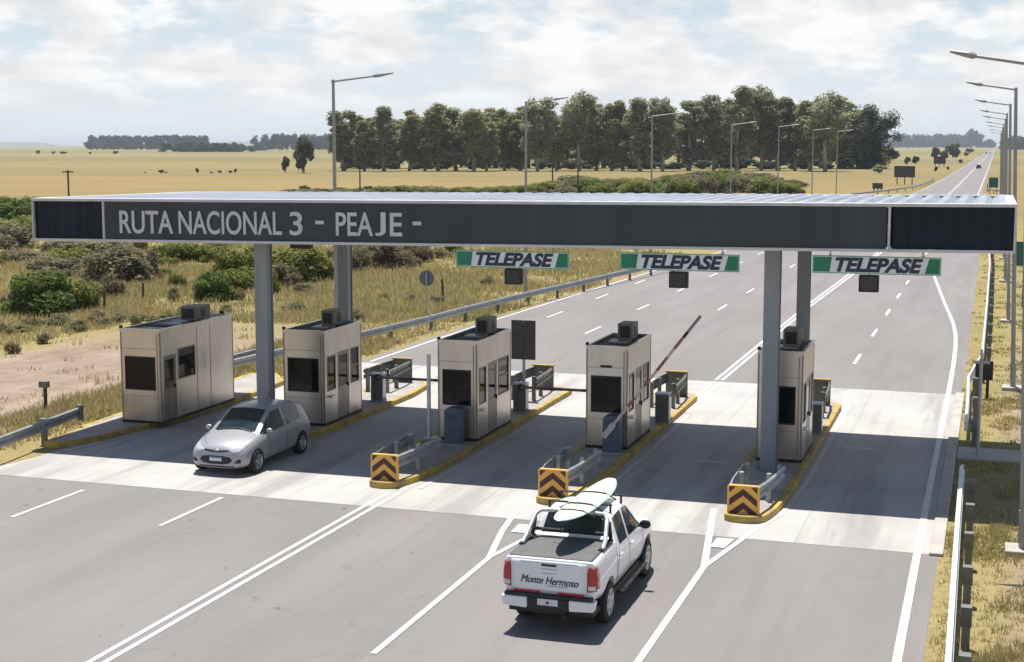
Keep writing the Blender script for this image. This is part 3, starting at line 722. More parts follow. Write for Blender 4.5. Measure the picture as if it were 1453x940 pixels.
def crash_barrier(label, x, y, back=False, dw=(0, 0), ln=2.4):
    t = thing('crash_barrier', label, 'crash barrier', (x, y, 0), 'crash barriers at the island ends', math.pi if back else 0)
    zb = .16 if back else .03
    w, h = .36, .80
    b = MB()
    pts = [(-w, zb)] + [(w * math.cos(a), zb + .02) for a in ()] + [(w, zb), (w, zb + h - .06), (w - .05, zb + h - .02), (-w + .05, zb + h - .02), (-w, zb + h - .06)]
    b.yprism(pts, 0, .10)
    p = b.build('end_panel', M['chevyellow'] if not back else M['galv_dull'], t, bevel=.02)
    if not back:
        b = MB()
        for zc, cut in ((.70, 0), (.40, 0)):
            for sx in (-1, 1):
                P = [(0, zc), (0, zc - .15), (sx * .31, zc - .40), (sx * .31, zc - .24)]
                if zc < .5: P = [(0, zc), (0, zc - .15), (sx * .20, zc - .31), (sx * .31, zc - .31), (sx * .31, zc - .24)]
                b.yprism([(px, pz + zb) for px, pz in P], -.006, -.001)
        for sx in (-1, 1): b.yprism([(sx * .31, .74 + zb), (sx * .17, .74 + zb), (sx * .31, .60 + zb)], -.006, -.001)
        b.build('chevrons', M['chevdark'], p)
        b = MB()
        for k in range(9): pass
        arc = [(w * 1.12 * math.cos(math.pi + math.pi * k / 10), .02 - .20 * math.sin(math.pi * k / 10)) for k in range(11)]
        b.prism([(px, py + .02) for px, py in arc] + [(w * 1.12, .12), (-w * 1.12, .12)], .012, .16)
        b.build('nose_block', M['yellow'], t, bevel=.02)
    else:
        b = MB(); b.box(-w - .02, w + .02, -.02, .12, zb + h - .019, zb + h + .03); b.build('cap', M['yellow'], t, bevel=.01)
    z = zb + .60
    for sx, spread in ((-1, dw[0]), (1, dw[1])):
        path = [(sx * (w - .06), .10, z), (sx * (w + .02 + spread * .4), .8, z), (sx * (w + .08 + spread), ln, z - .02)]
        b = wbeam(path, z, 1 if sx > 0 else -1)
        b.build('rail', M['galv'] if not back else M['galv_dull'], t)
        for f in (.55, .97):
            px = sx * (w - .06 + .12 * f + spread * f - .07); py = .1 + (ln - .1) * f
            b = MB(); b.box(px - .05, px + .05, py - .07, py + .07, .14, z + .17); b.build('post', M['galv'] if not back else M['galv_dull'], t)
crash_barrier('yellow chevron crash barrier pointing at the lane beside the silver hatchback', -13.94, 32.75, ln=2.7)
crash_barrier('yellow chevron crash barrier in line with the surfboard on the pickup', -9.55, 32.42, ln=2.7)
crash_barrier('yellow chevron crash barrier at the foot of the right canopy columns', -5.06, 32.14, ln=2.5, dw=(-.05, .12))
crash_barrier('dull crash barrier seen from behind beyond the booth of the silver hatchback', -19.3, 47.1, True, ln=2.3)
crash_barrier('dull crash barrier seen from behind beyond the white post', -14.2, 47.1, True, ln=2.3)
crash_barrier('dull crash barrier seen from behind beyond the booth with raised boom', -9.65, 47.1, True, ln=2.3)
crash_barrier('dull crash barrier seen from behind beyond the right canopy columns', -5.05, 46.9, True, ln=2.3)

# ------------------------------------------------------------------ boom barriers, pedestals
def boom_barrier(label, x, y, L, raised=None, dark=False):
    t = thing('boom_barrier', label, 'boom barrier', (x, y, .158), 'boom barriers of the toll lanes')
    b = MB(); b.box(-.20, .20, -.17, .17, .04, .86); c = b.build('cabinet', M['cabgrey'], t, bevel=.012)
    q = MB(); q.box(-.215, .215, -.185, .185, .861, .91); q.build('cabinet_lid', M['cabtop'], c, bevel=.01)
    q = MB(); q.box(-.22, .22, -.19, .19, 0, .039); q.build('base', M['galv'], c)
    q = MB(); q.box(.2005, .206, -.13, .13, .12, .80); q.build('access_door', M['cabtop'], c)
    if L:
        W_ = MB(); W_.box(0, L, -.02, .02, -.04, .04); a = W_.build('boom_arm', M['boomdull'], t, loc=(.05, -.22, .80))
        for k in range(1, 6, 2):
            Rr = MB(); Rr.box(k * L / 6, (k + 1) * L / 6, -.023, .023, -.043, .043); Rr.build('stripe', M['boomdull2'], a)
        q = MB(); q.lathe_x([(0, 0), (0, .09), (.05, .09), (.05, 0)], 12); q.v = [(y_, x_ - .045, z_) for x_, y_, z_ in q.v]
        q.build('hub', M['black'], t, loc=(.05, -.19, .80))
boom_barrier('grey boom barrier left of the white post with its dark boom lowered', -18.55, 43.2, 3.9, dark=True)
boom_barrier('grey boom barrier below the sign seen from behind, boom lowered', -13.62, 42.75, 3.9, dark=True)
boom_barrier('grey boom barrier cabinet behind the booth with the raised boom', -9.08, 42.3, 0)
boom_barrier('brown shaded boom barrier cabinet behind the right canopy columns', -4.62, 42.0, 0)
def pedestal(label, x, y, boomed):
    t = thing('blue_pedestal', label, 'pedestal', (x, y, .158), 'blue lane pedestals')
    prof = [(-.23, 0), (.23, 0), (.23, .92), (.19, .99), (.12, 1.02), (-.12, 1.02), (-.19, .99), (-.23, .92)]
    b = MB(); b.yprism(prof, -.2, .2); b.build('housing', M['bluebox'], t, bevel=.015)
    b = MB(); b.box(-.15, .15, -.205, -.2005, .70, .88); b.build('front_plate', pmat('blue_plate', (.045, .085, .13), None, 3, .4), t)
    b = MB(); b.box(-.25, .25, -.22, .22, -.002, .03); b.build('base', M['galv'], t)
    if boomed:
        a_ = R(52.5); L = 3.85
        a = MB(); a.box(-.25, L, -.02, .02, -.036, .036); a.box(-.34, .12, -.0215, .0215, -.08, .08)
        loc = (.02, -.26, .72); rot = (0, -a_, 0)
        o = a.build('boom_arm', M['boomwhite'], t, loc=loc, rot=rot)
        for s0, s1 in ((.75, 1.05), (1.45, 1.7), (2.0, 2.45), (2.75, 3.1)):
            r_ = MB(); r_.box(s0, s1, -.023, .023, -.039, .039); r_.build('stripe', M['boomred'], o)
        k = MB(); k.box(3.12, 3.32, -.024, .024, -.04, .04); k.build('sleeve', M['black'], o)
        k = MB(); k.box(3.33, L + .003, -.024, .024, -.04, .04); k.build('tip', M['boomdull'], o)
        q = MB(); q.lathe_x([(0, 0), (0, .10), (.05, .10), (.05, 0)], 12); q.v = [(y_, x_ - .035, z_) for x_, y_, z_ in q.v]
        q.build('hub', M['galv'], t, loc=(.02, -.20, .72))
pedestal('blue pedestal with rounded top in front of the white post booth', -13.86, 37.5, False)
pedestal('blue pedestal carrying the raised red and white boom', -9.45, 37.72, True)
t = thing('height_post', 'thin white post standing left of the booth with blue pedestal', 'post', (-14.78, 37.95, .158))
b = MB(); b.box(-.045, .045, -.045, .045, 0, 2.38); b.build('shaft', M['galv_bright'], t, bevel=.008)
b = MB(); b.box(-.13, .13, -.13, .13, -.002, .03); b.build('base_plate', M['galv'], t)
t = thing('sign_board', 'grey double sign board seen from behind between two middle booths', 'sign', (-14.22, 44.9, .158))
b = MB(); b.box(-.405, -.008, -.02, .02, 1.30, 2.57); b.build('board', M['boardgrey'], t, bevel=.005)
b = MB(); b.box(.008, .405, -.02, .02, 1.30, 2.57); b.build('board', M['boardgrey'], t, bevel=.005)
b = MB(); b.tube([(0, .06, 0), (0, .06, 2.5)], .05, 8); b.box(-.36, .36, .0205, .04, 1.5, 1.55); b.box(-.36, .36, .0205, .04, 2.3, 2.35); b.build('post', M['galv'], t)

# ------------------------------------------------------------------ guardrails
def guardrail(label, path, s, zc=.58, step=3.0, mat=None, post_mat=None, po=.12, dp=.04):
    p0 = path[0]
    t = thing('guardrail', label, 'guardrail', (p0[0], p0[1], 0), 'roadside guardrails')
    P = [(x - p0[0], y - p0[1]) for x, y in path]
    wbeam(P, zc, s, dp=dp).build('rail', mat or M['galv'], t)
    # posts
    L = 0; seg = []
    for a, c in zip(P, P[1:]): seg.append((L, a, c)); L += math.dist(a, c)
    d = .15
    while d < L:
        for l0, a, c in seg:
            q = math.dist(a, c)
            if l0 <= d < l0 + q:
                f = (d - l0) / q; x = a[0] + (c[0] - a[0]) * f; y = a[1] + (c[1] - a[1]) * f
                dv = Vector((c[0] - a[0], c[1] - a[1])).normalized(); nn = Vector((dv.y, -dv.x)) * -s
                px, py = x + nn.x * po, y + nn.y * po
                b = MB(); b.box(-.07, .07, -.055, .055, 0, zc + .13)
                b.box(-.09, .09, -.10, .10, zc - .17, zc + .165)
                b.build('post', post_mat or M['galv_dull'], t, loc=(px, py, 0), rot=(0, 0, math.atan2(dv.y, dv.x) - math.pi / 2))
        d += step
    return t
def pp(*uv): return [tuple(G(u, v)[:2]) for u, v in uv]
g = guardrail('grey guardrail ending before the long booth on the left', [(-23.3, 20), (-24.1, 27.5), (-24.5, 31.9), (-24.8, 34.2), (-25.1, 36.4)], 1, step=2.9, po=.1)
b = MB(); b.box(-.06, .10, -.06, .06, .36, .80); b.build('end_plate', M['galv_dull'], g, loc=(-25.1 + 23.3, 16.45, 0))
lp = pp((531, 491), (606, 472), (667, 455), (748, 434), (819, 417), (859, 407), (896, 398), (938, 388), (985, 378))
guardrail('long grey guardrail curving along the far left carriageway edge', [(-25.6, 46.2), (-25.4, 48.6), (-24.9, 52)] + lp, 1, step=3.9)
guardrail('short rusty guardrail piece on posts beside the long booth', [(-27.4, 44.5), (-26.2, 47.2), (-26.1, 50)], 1, step=2.6)
guardrail('bright guardrail on the right verge nearest the camera', [(-.28, 10), (-.36, 22), (-.44, 31), (-.47, 36.3)], -1, mat=M['galv_bright'], step=2.45, po=.2, dp=.085)
guardrail('guardrail on the right verge bending away beyond the drain slab', [(-.50, 42.2), (-.52, 46), (-.58, 50.6), (-.42, 53.2), (-.2, 56.4), (-.15, 75), (-.13, 100), (-.4, 130)], -1, mat=M['galv_bright'], step=3.9, po=.2, dp=.07)
guardrail('far guardrail along the left edge of the distant road', [(-21.4, 240), (-17.5, 262), (-14.6, 285), (-13.6, 310), (-13.2, 350)], 1, step=7.8)
guardrail('far guardrail curving off behind the small green sign', [(1.6, 262), (-.2, 268), (-1.5, 280), (-1.7, 310)], -1, step=7.8)

# ------------------------------------------------------------------ light poles
def light_pole(label, x, y, arm, tilt, hgt=10.3, foot=True):
    t = thing('light_pole', label, 'light pole', (x, y, 0), 'tall single arm light poles')
    top = Vector((tilt * hgt, 0, hgt))
    b = MB(); b.tube([(0, 0, 0), (tilt * .9, 0, .9)], .10, 10); b.tube([(tilt * .9, 0, .9), top * .5, top], [.08, .072, .055], 10)
    b.build('pole', M['polegrey'], t, smooth=True)
    if foot:
        b = MB(); b.box(-.36, .36, -.36, .36, 0, .12); b.build('footing', M['kerb'], t, bevel=.02)
    a0 = top + Vector((0, 0, -.06)); a1 = a0 + Vector((arm * .66, 0, .16)); a2 = a0 + Vector((arm, 0, .27))
    b = MB(); b.tube([a0 - Vector((arm * .03, 0, .01)), a1], [.042, .035], 8); b.build('arm', M['polegrey'], t)
    d = (a2 - a1); b = MB()
    b.tube([a1, a1 + d * .12, a1 + d * .4, a2], [.036, .07, .065, .03], 8)
    o = b.build('lamp_head', M['polegrey'], t, smooth=True)
    return t
RP = [(.83, 31.3), (.83, 52.8), (.82, 73.3), (.80, 95), (.8, 114), (.8, 142), (.8, 170), (.8, 213), (.8, 260)]
for i, (x, y) in enumerate(RP):
    lb = ['right verge light pole nearest the camera, cut by the frame edge', 'light pole on a white footing beside the drain slab verge', 'light pole just before the green road sign on the right'][i] if i < 3 else '%s light pole from the camera along the right verge' % nth(i + 1)
    light_pole(lb, x, y, -1.5 if i == 0 else -1.6, -.030, 10.2 if i else 9.95)
for i, (u, x) in enumerate([(478, -23.4), (746, -24.6), (922, -24.5), (1033, -24.3), (1099, -24), (1147, -23.7), (1181, -23.4)]):
    y = yon(u, x)
    vtop = [116, 146, 165, 177, 180, 185, 187][i]
    dd = Vector((x, y, 0)).dot(Vector((FW.x, FW.y, 0)).normalized()) / math.cos(TH)
    h = H + (206 - vtop) * dd / FPX * 1.0
    lb = ['tallest looking light pole, rising behind the PEAJE canopy at the left', 'light pole rising between the grove and the left TELEPASE sign'][i] if i < 2 else '%s light pole from the left in the row before the grove' % nth(i + 1)
    light_pole(lb, x, y, 2.4, 0, h, False)

# ------------------------------------------------------------------ signs, posts and boards
def post_sign(name, label, cat, x, y, w, h, z0, mat, legs=1, back=None, rz=0, leg_r=.05, group=None):
    t = thing(name, label, cat, (x, y, 0), group, rz)
    b = MB(); b.box(-w / 2, w / 2, -.03, .03, z0, z0 + h); b.build('panel', mat, t, bevel=.01)
    for k in range(legs):
        lx = 0 if legs == 1 else -w * .36 + w * .72 * k / (legs - 1)
        b = MB(); b.tube([(lx, .07 + leg_r, 0), (lx, .07 + leg_r, z0 + h - .05)], leg_r, 8); b.box(lx - .05, lx + .05, .031, .08, z0 + h * .4, z0 + h * .5); b.build('post', M['galv_dull'], t)
    return t
post_sign('road_sign', 'green rectangular road sign on a post at the right frame edge', 'sign', 1.55, 80, 1.1, 1.25, 2.15, M['greensign'])
post_sign('road_sign', 'small green road sign by the far end of the right guardrail', 'sign', -.35, 262, 1.5, 1.7, 1.2, M['greensign'], 2)
t = thing('round_sign', 'round blue grey sign disc on a thin post behind left guardrail', 'sign', (*G(606, 460)[:2], 0))
b = MB(); n = 24
vs = [(.37 * math.cos(2 * math.pi * k / n), y, 2.15 + .37 * math.sin(2 * math.pi * k / n)) for y in (-.012, .012) for k in range(n)]
b.add(vs, [tuple(range(n)), tuple(range(2 * n - 1, n - 1, -1))] + [(k, n + k, n + (k + 1) % n, (k + 1) % n) for k in range(n)]); b.build('disc', M['roundsign'], t)
b = MB(); b.tube([(0, -.05, 0), (0, -.05, 2.4)], .032, 8); b.build('post', M['galv'], t)
def billboard(label, u, vb, vt, vpb, w_px):
    p = G(u, vb); d = depth(p); s = d / FPX
    post_sign('billboard', label, 'billboard', p.x, p.y, w_px * s, (vpb - vt) * s, (vb - vpb) * s, M['billdark'], 3, rz=-.25, leg_r=.12, group='dark billboards beside the far road')
billboard('large dark billboard on legs in the dry grass right of the grove', 1283, 262, 236, 252, 30)
billboard('dark billboard standing in front of the small round trees', 1333, 238, 222, 233, 17)
billboard('low dark board close to the ground nearest the canopy roof', 1245, 271, 260, 268, 15)
t = thing('marker_board', 'black marker board on short posts behind the bend of guardrail', 'marker board', (-.12, 50.6, 0))
b = MB(); b.box(-.28, .28, -.05, .05, .62, 1.25); b.build('panel', M['black'], t, bevel=.01)
for sx in (-.2, .12): b = MB(); b.box(sx - .05, sx + .05, -.04, .04, 0, .62); b.build('post', M['black'], t)
t = thing('signal_post', 'slim grey post with a short crossbar rising from the drain slab', 'post', (-.18, 40.9, .06))
b = MB(); b.tube([(0, 0, 0), (0, 0, 2.55)], .05, 8); b.build('shaft', M['galv'], t)
b = MB(); b.box(-.22, .22, -.03, .03, 2.47, 2.54); b.box(-.03, .03, -.03, .03, 2.54, 2.85); b.build('crossbar', M['galv'], t)
p = G(65, 585)
t = thing('mailbox_post', 'wooden post topped with a small box on the dirt track', 'post', (p.x, p.y, 0))
b = MB(); b.tube([(0, 0, 0), (.01, 0, .95)], .06, 7); b.build('shaft', M['wood'], t)
b = MB(); b.box(-.16, .12, -.1, .1, .78, .98); b.build('box', M['galv_dull'], t, bevel=.01)
for i, (u, v, h, l) in enumerate([(148, 443, 1.1, 'leaning'), (203, 428, 1.0, 'short'), (174, 422, 1.5, 'tall thin'), (629, 428, 1.2, 'lone')]):
    p = G(u, v)
    b = MB(); b.tube([(0, 0, 0), (.05 - .04 * i, .02, h)], [.07, .055], 6)
    o = b.build('fence_post', M['wood'], loc=(p.x, p.y, 0))
    tag(o, l + [' wooden fence post near the big bright green bush', ' wooden fence post above the long toll booth', ' wooden fence post between the grey brush and the track', ' wooden fence post right of the round sign'][i], 'fence post', 'old fence posts in the dry grass')
p = G(98, 290)
t = thing('utility_pole', 'dark wooden utility pole above the left end of canopy', 'utility pole', (p.x, p.y, 0))
b = MB(); b.tube([(0, 0, 0), (0, 0, 4.8)], .13, 7); b.build('shaft', M['wood'], t)
b = MB(); b.box(-.9, .9, -.08, .08, 4.45, 4.62); b.build('crossarm', M['wood'], t)
for i, u in enumerate((511, 784, 820)):
    p = G(u, [278, 276, 276][i]); 
    t = thing('utility_pole', ['slender dark pole standing in the golden field before the grove', 'slender dark pole before the grove beside the second light pole', 'short slender pole right of the one beside the second light pole'][i], 'utility pole', (p.x, p.y, 0), 'slender field poles')
    b = MB(); b.tube([(0, 0, 0), (0, 0, 5.2 - i * .5)], .12, 6); b.build('shaft', M['wood'], t)

# ------------------------------------------------------------------ vehicles
def loft(stations):
    b = MB(); n = len(stations[0][1]); ring = 2 * n - 2
    for y, pts in stations:
        for x, z in pts: b.v.append((x, y, z))
        for x, z in pts[n - 2:0:-1]: b.v.append((-x, y, z))
    return b, n, ring
def car_shell(stations, matf, mats, arches, arch_r, half_w, crease=None, sub=2):
    b, n, ring = loft(stations)
    for i in range(len(stations) - 1):
        for j in range(ring):
            jj = (j + 1) % ring
            seg = j if j < n - 1 else ring - 1 - j
            b.f.append([i * ring + j, i * ring + jj, (i + 1) * ring + jj, (i + 1) * ring + j]); b.mi.append(matf(i, seg))
    def cap(i):
        o = i * ring
        for j in range(n - 1):
            l0 = o + (ring - j) % ring; l1 = o + ring - (j + 1) if j + 1 < n - 1 else o + n - 1
            f = [o + j, o + j + 1, l1, l0]
            f2 = []
            for q in f:
                if q not in f2: f2.append(q)
            if len(f2) > 2: b.f.append(f2); b.mi.append(0)
    cap(0); cap(len(stations) - 1)
    me = b.mesh('shell', mats); tmp = bpy.data.objects.new('shell', me); COL.objects.link(tmp)
    if crease:
        at = me.attributes.new('crease_edge', 'FLOAT', 'EDGE')
        for e in me.edges:
            a, c = e.vertices
            ia, ja, ic, jc = a // ring, a % ring, c // ring, c % ring
            sa = ja if ja < n else ring - ja; sc_ = jc if jc < n else ring - jc
            at.data[e.index].value = crease(ia, sa, ic, sc_)
    sm = tmp.modifiers.new('s', 'SUBSURF'); sm.levels = sm.render_levels = sub
    cb = MB()
    for ax, az in arches: 
        q = MB(); q.lathe_x([(-half_w - .3, 0), (-half_w - .3, arch_r), (half_w + .3, arch_r), (half_w + .3, 0)], 32)
        cb.add([(x, y + ax, z + az) for x, y, z in q.v], q.f)
    cme = cb.mesh('cut', mats); cut = bpy.data.objects.new('cut', cme); COL.objects.link(cut)
    bmw = bmesh.new(); bmw.from_mesh(cme); bmesh.ops.remove_doubles(bmw, verts=bmw.verts, dist=1e-5); bmesh.ops.recalc_face_normals(bmw, faces=bmw.faces); bmw.to_mesh(cme); bmw.free()
    bo = tmp.modifiers.new('b', 'BOOLEAN'); bo.operation = 'DIFFERENCE'; bo.object = cut; bo.solver = 'EXACT'
    bpy.context.view_layer.update()
    out = bpy.data.meshes.new_from_object(tmp.evaluated_get(bpy.context.evaluated_depsgraph_get()))
    bpy.data.objects.remove(tmp); bpy.data.objects.remove(cut)
    return out
def split_mats(me, names, mats, root):
    """one child object per (material, island group) of the shell"""
    outs = {}
    for k, nm in enumerate(names):
        bm = bmesh.new(); bm.from_mesh(me)
        bmesh.ops.delete(bm, geom=[f for f in bm.faces if f.material_index != k], context='FACES')
        if not bm.faces: bm.free(); continue
        for f in bm.faces: f.material_index = 0; f.smooth = True
        isl = [list(bm.faces)]
        if k > 0:
            isl = []; todo = set(bm.faces)
            while todo:
                st = [todo.pop()]; grp = []
                while st:
                    f = st.pop(); grp.append(f)
                    for e in f.edges:
                        for g in e.link_faces:
                            if g in todo: todo.discard(g); st.append(g)
                isl.append(grp)
            isl = [[f.index for f in g] for g in isl]
        else: isl = [[f.index for f in bm.faces]]
        bm.faces.ensure_lookup_table()
        for g in isl:
            b2 = bm.copy(); b2.faces.ensure_lookup_table(); gs = set(g)
            bmesh.ops.delete(b2, geom=[f for i, f in enumerate(b2.faces) if i not in gs], context='FACES')
            m2 = bpy.data.meshes.new(nm); b2.to_mesh(m2); b2.free(); m2.materials.append(mats[k])
            cxm = sum(v.co.y for v in m2.vertices) / len(m2.vertices); cxx = sum(abs(v.co.x) for v in m2.vertices) / len(m2.vertices)
            cx0 = abs(sum(v.co.x for v in m2.vertices) / len(m2.vertices))
            nm2 = nm
            if nm == 'window': nm2 = ('windscreen' if cxm > 0 else 'rear_window') if cx0 < .1 else 'side_window'
            o = obj(nm2, m2, None, root)
            if k == 0:
                try: m2.set_sharp_from_angle(angle=R(48))
                except Exception: pass
            outs.setdefault(nm, []).append(o)
        bm.free()
    return outs
def patch(name, bvh, outline, axis, mat, root, off=.004, thick=.006, cuts=3, both=False):
    """a thin part laid on the shell: outline in the plane seen along axis ('front','back','side','top')"""
    res = []
    for s in ((1, -1) if both else (1,)):
        bm = bmesh.new()
        def p3(a, c):
            return {'front': (a * s, 5, c), 'back': (a * s, -5, c), 'side': (s * 5, a, c), 'top': (a * s, c, 5)}[axis]
        D = {'front': (0, -1, 0), 'back': (0, 1, 0), 'side': (-s, 0, 0), 'top': (0, 0, -1)}[axis]
        f = bm.faces.new([bm.verts.new(p3(a, c)) for a, c in outline])
        bmesh.ops.triangulate(bm, faces=[f])
        for _ in range(cuts): bmesh.ops.subdivide_edges(bm, edges=[e for e in bm.edges if e.calc_length() > .05], cuts=1, use_grid_fill=True); bmesh.ops.triangulate(bm, faces=bm.faces[:])
        miss = []
        for v in bm.verts:
            h = bvh.ray_cast(v.co, Vector(D), 12)
            if h[0] is None: miss.append(v); continue
            v.co = h[0] + h[1].normalized() * off if h[1].dot(Vector(D)) < 0 else h[0] - h[1].normalized() * off
        if miss: bmesh.ops.delete(bm, geom=miss, context='VERTS')
        me = bpy.data.meshes.new(name); bm.normal_update(); bm.to_mesh(me); bm.free()
        me.polygons.foreach_set('use_smooth', [True] * len(me.polygons))
        o = obj(name, me, mat, root)
        sd = o.modifiers.new('t', 'SOLIDIFY'); sd.thickness = thick; sd.offset = 0
        res.append(o)
    return res
def strip(pts, w):
    """closed outline of a thin band along pts"""
    L, Rr = [], []
    for i, p in enumerate(pts):
        a = Vector(pts[max(i - 1, 0)]); c = Vector(pts[min(i + 1, len(pts) - 1)]); d = (c - a).normalized(); n = Vector((-d.y, d.x)) * w / 2
        L.append(tuple(Vector(p) + n)); Rr.append(tuple(Vector(p) - n))
    return L + Rr[::-1]
def wheel(root, x, y, r, w, s, spokes=5):
    t = MB(); t.lathe_x([(-w / 2, r * .62), (-w / 2, r * .93), (-w * .38, r), (w * .38, r), (w / 2, r * .93), (w / 2, r * .62), (-w / 2, r * .62)], 32)
    ty = t.build('wheel', M['rubber'], root, smooth=True, loc=(x, y, r))
    q = MB(); o = s * (w / 2)
    q.lathe_x([(o - s * .09, .0), (o - s * .09, r * .58), (o - s * .005, r * .60), (o + s * .006, r * .655), (o - s * .02, r * .67)], 32)
    q.build('rim_barrel', M['galv_dull'], ty, smooth=True)
    q = MB()
    for k in range(spokes):
        a = 2 * math.pi * k / spokes + .3
        for da in (-.13, .13):
            ca, sa = math.cos(a + da), math.sin(a + da); pc, ps = -sa, ca
            pts = []
            for rr, ww, xo in ((r * .10, .04, -.012), (r * .62, .028, -.004)):
                cy_, cz_ = math.cos(a + da * (.4 if rr < r * .3 else 1)) * rr, math.sin(a + da * (.4 if rr < r * .3 else 1)) * rr
                for e in (-1, 1):
                    for dx in (0, -.035): pts.append((o + s * (xo + dx), cy_ + pc * ww * e, cz_ + ps * ww * e))
            q.add(pts, [(0, 2, 6, 4), (1, 5, 7, 3), (0, 4, 5, 1), (2, 3, 7, 6)])
    q.lathe_x([(o - s * .03, r * .17), (o + s * .002, r * .15), (o + s * .006, 0)], 16)
    q.lathe_x([(o - s * .02, r * .57), (o + s * .004, r * .60), (o + s * .004, r * .66), (o - s * .02, r * .66)], 32)
    q.build('rim', M['chrome'], ty)

def mirror_part(root, x, y, z, mat, s, sz=1.0):
    bm = bmesh.new(); bmesh.ops.create_uvsphere(bm, u_segments=14, v_segments=9, radius=1)
    for v in bm.verts: v.co = Vector((v.co.x * .11 * sz, v.co.y * .075 * sz * (1 if v.co.y > 0 else .55), v.co.z * .085 * sz))
    me = bpy.data.meshes.new('wing_mirror'); bm.to_mesh(me); bm.free(); me.polygons.foreach_set('use_smooth', [True] * len(me.polygons))
    o = obj('wing_mirror', me, mat, root, (x, y, z))
    q = MB(); q.tube([(-s * .14, 0, -.04), (-s * .05, 0, -.03)], .025, 6); q.build('mirror_arm', M['black'], o)

# silver hatchback --------------------------------------------------
def hatchback(label, x, y, rz):
    root = thing('hatchback_car', label, 'car', (x, y, .009), None, rz)
    def st(y, zb, wb, sill, mid, sh, belt, ra, rb, rm, rc):
        return (y, [(0, zb), (wb, zb), sill, mid, sh, belt, ra, rb, rm, (0, rc)])
    ST = [
        st(-1.95, .36, .45, (.62, .40), (.70, .52), (.70, .68), (.66, .80), (.60, .88), (.55, .90), (.3, .92), .925),
        st(-1.86, .24, .60, (.78, .32), (.82, .52), (.81, .74), (.75, .90), (.66, 1.02), (.60, 1.05), (.3, 1.08), 1.085),
        st(-1.68, .20, .62, (.81, .28), (.845, .52), (.835, .78), (.79, .94), (.64, 1.27), (.57, 1.31), (.3, 1.345), 1.355),
        st(-1.30, .18, .64, (.82, .25), (.855, .52), (.845, .82), (.805, .96), (.625, 1.36), (.55, 1.405), (.3, 1.44), 1.45),
        st(-1.02, .18, .64, (.82, .25), (.855, .52), (.845, .82), (.805, .955), (.62, 1.385), (.545, 1.43), (.3, 1.465), 1.475),
        st(-.42, .18, .64, (.82, .25), (.85, .52), (.845, .81), (.805, .935), (.615, 1.41), (.54, 1.455), (.3, 1.487), 1.497),
        st(-.34, .18, .64, (.82, .25), (.85, .52), (.845, .81), (.805, .93), (.613, 1.41), (.54, 1.455), (.3, 1.487), 1.497),
        st(.15, .18, .64, (.82, .25), (.85, .52), (.845, .80), (.80, .915), (.60, 1.375), (.525, 1.425), (.3, 1.455), 1.465),
        st(.92, .18, .64, (.82, .25), (.85, .52), (.84, .79), (.785, .90), (.70, .945), (.62, .965), (.3, .995), 1.005),
        st(1.02, .18, .64, (.82, .25), (.85, .52), (.84, .785), (.775, .885), (.69, .925), (.61, .945), (.3, .975), .985),
        st(1.42, .18, .62, (.81, .25), (.835, .5), (.815, .72), (.74, .81), (.65, .845), (.57, .865), (.3, .895), .905),
        st(1.72, .18, .58, (.77, .26), (.79, .46), (.76, .63), (.67, .715), (.57, .75), (.50, .765), (.27, .79), .80),
        st(1.87, .19, .50, (.66, .27), (.69, .43), (.66, .55), (.56, .62), (.47, .65), (.41, .66), (.22, .675), .68),
        st(1.93, .24, .40, (.52, .30), (.56, .41), (.52, .49), (.44, .54), (.37, .56), (.32, .565), (.17, .575), .58)]
    def mf(i, s):
        if 2 <= i <= 6 or i == 7:
            pass
        if s == 5 and i in (4, 6, 7): return 1           # side glass
        if s == 5 and i == 3: return 1
        if s >= 7 and i == 7: return 1                    # windscreen
        if s >= 7 and i == 1: return 1                    # rear window
        return 0
    def cr(ia, sa, ic, sc_):
        if sa == sc_ and sa in (5, 6) and 3 <= min(ia, ic) and max(ia, ic) <= 8: return .55
        if sa == sc_ and sa in (4,): return .25
        if ia == ic and sa >= 5 and sc_ >= 5 and ia in (7, 8, 3, 4, 5, 6): return .6
        return 0.0
    R_ = .30
    sh = car_shell(ST, mf, [M['silver'], M['carglass']], [(1.25, R_ - .01), (-1.27, R_ - .01)], .345, .85, cr)
    bvh = BVHTree.FromPolygons([v.co[:] for v in sh.vertices], [p.vertices[:] for p in sh.polygons])
    split_mats(sh, ['body', 'window'], [M['silver'], M['carglass']], root)
    for s in (-1, 1):
        wheel(root, s * .755, 1.25, R_, .20, s); wheel(root, s * .755, -1.27, R_, .20, s)
        mirror_part(root, s * .875, .68, .985, M['silver'], s, .85)
    pb = lambda *a, **k: patch(*a, root=root, **k)
    patch('headlight', bvh, [(.34, .665), (.46, .60), (.58, .60), (.68, .68), (.72, .78), (.66, .80), (.52, .74)], 'front', M['lens'], root, both=True)
    patch('grille', bvh, strip([(-.34, .655), (0, .635), (.34, .655)], .045), 'front', M['black'], root)
    patch('lower_grille', bvh, [(-.46, .42), (-.38, .50), (-.2, .525), (.2, .525), (.38, .50), (.46, .42), (.36, .34), (.2, .315), (-.2, .315), (-.36, .34)], 'front', M['black'], root)
    patch('fog_lamp_recess', bvh, [(.50, .36), (.62, .46), (.68, .43), (.66, .35)], 'front', M['black'], root, both=True)
    patch('bumper_lip', bvh, [(-.5, .245), (.5, .245), (.5, .275), (-.5, .275)], 'front', M['black'], root)
    q = MB(); q.box(-.17, .17, 1.925, 1.945, .395, .50); pl = q.build('number_plate', M['plate'], root)
    q = MB(); q.box(-.17, .17, 1.946, 1.949, .472, .50); q.build('plate_band', M['plateblue'], pl)
    bm = bmesh.new(); bmesh.ops.create_uvsphere(bm, u_segments=14, v_segments=8, radius=1)
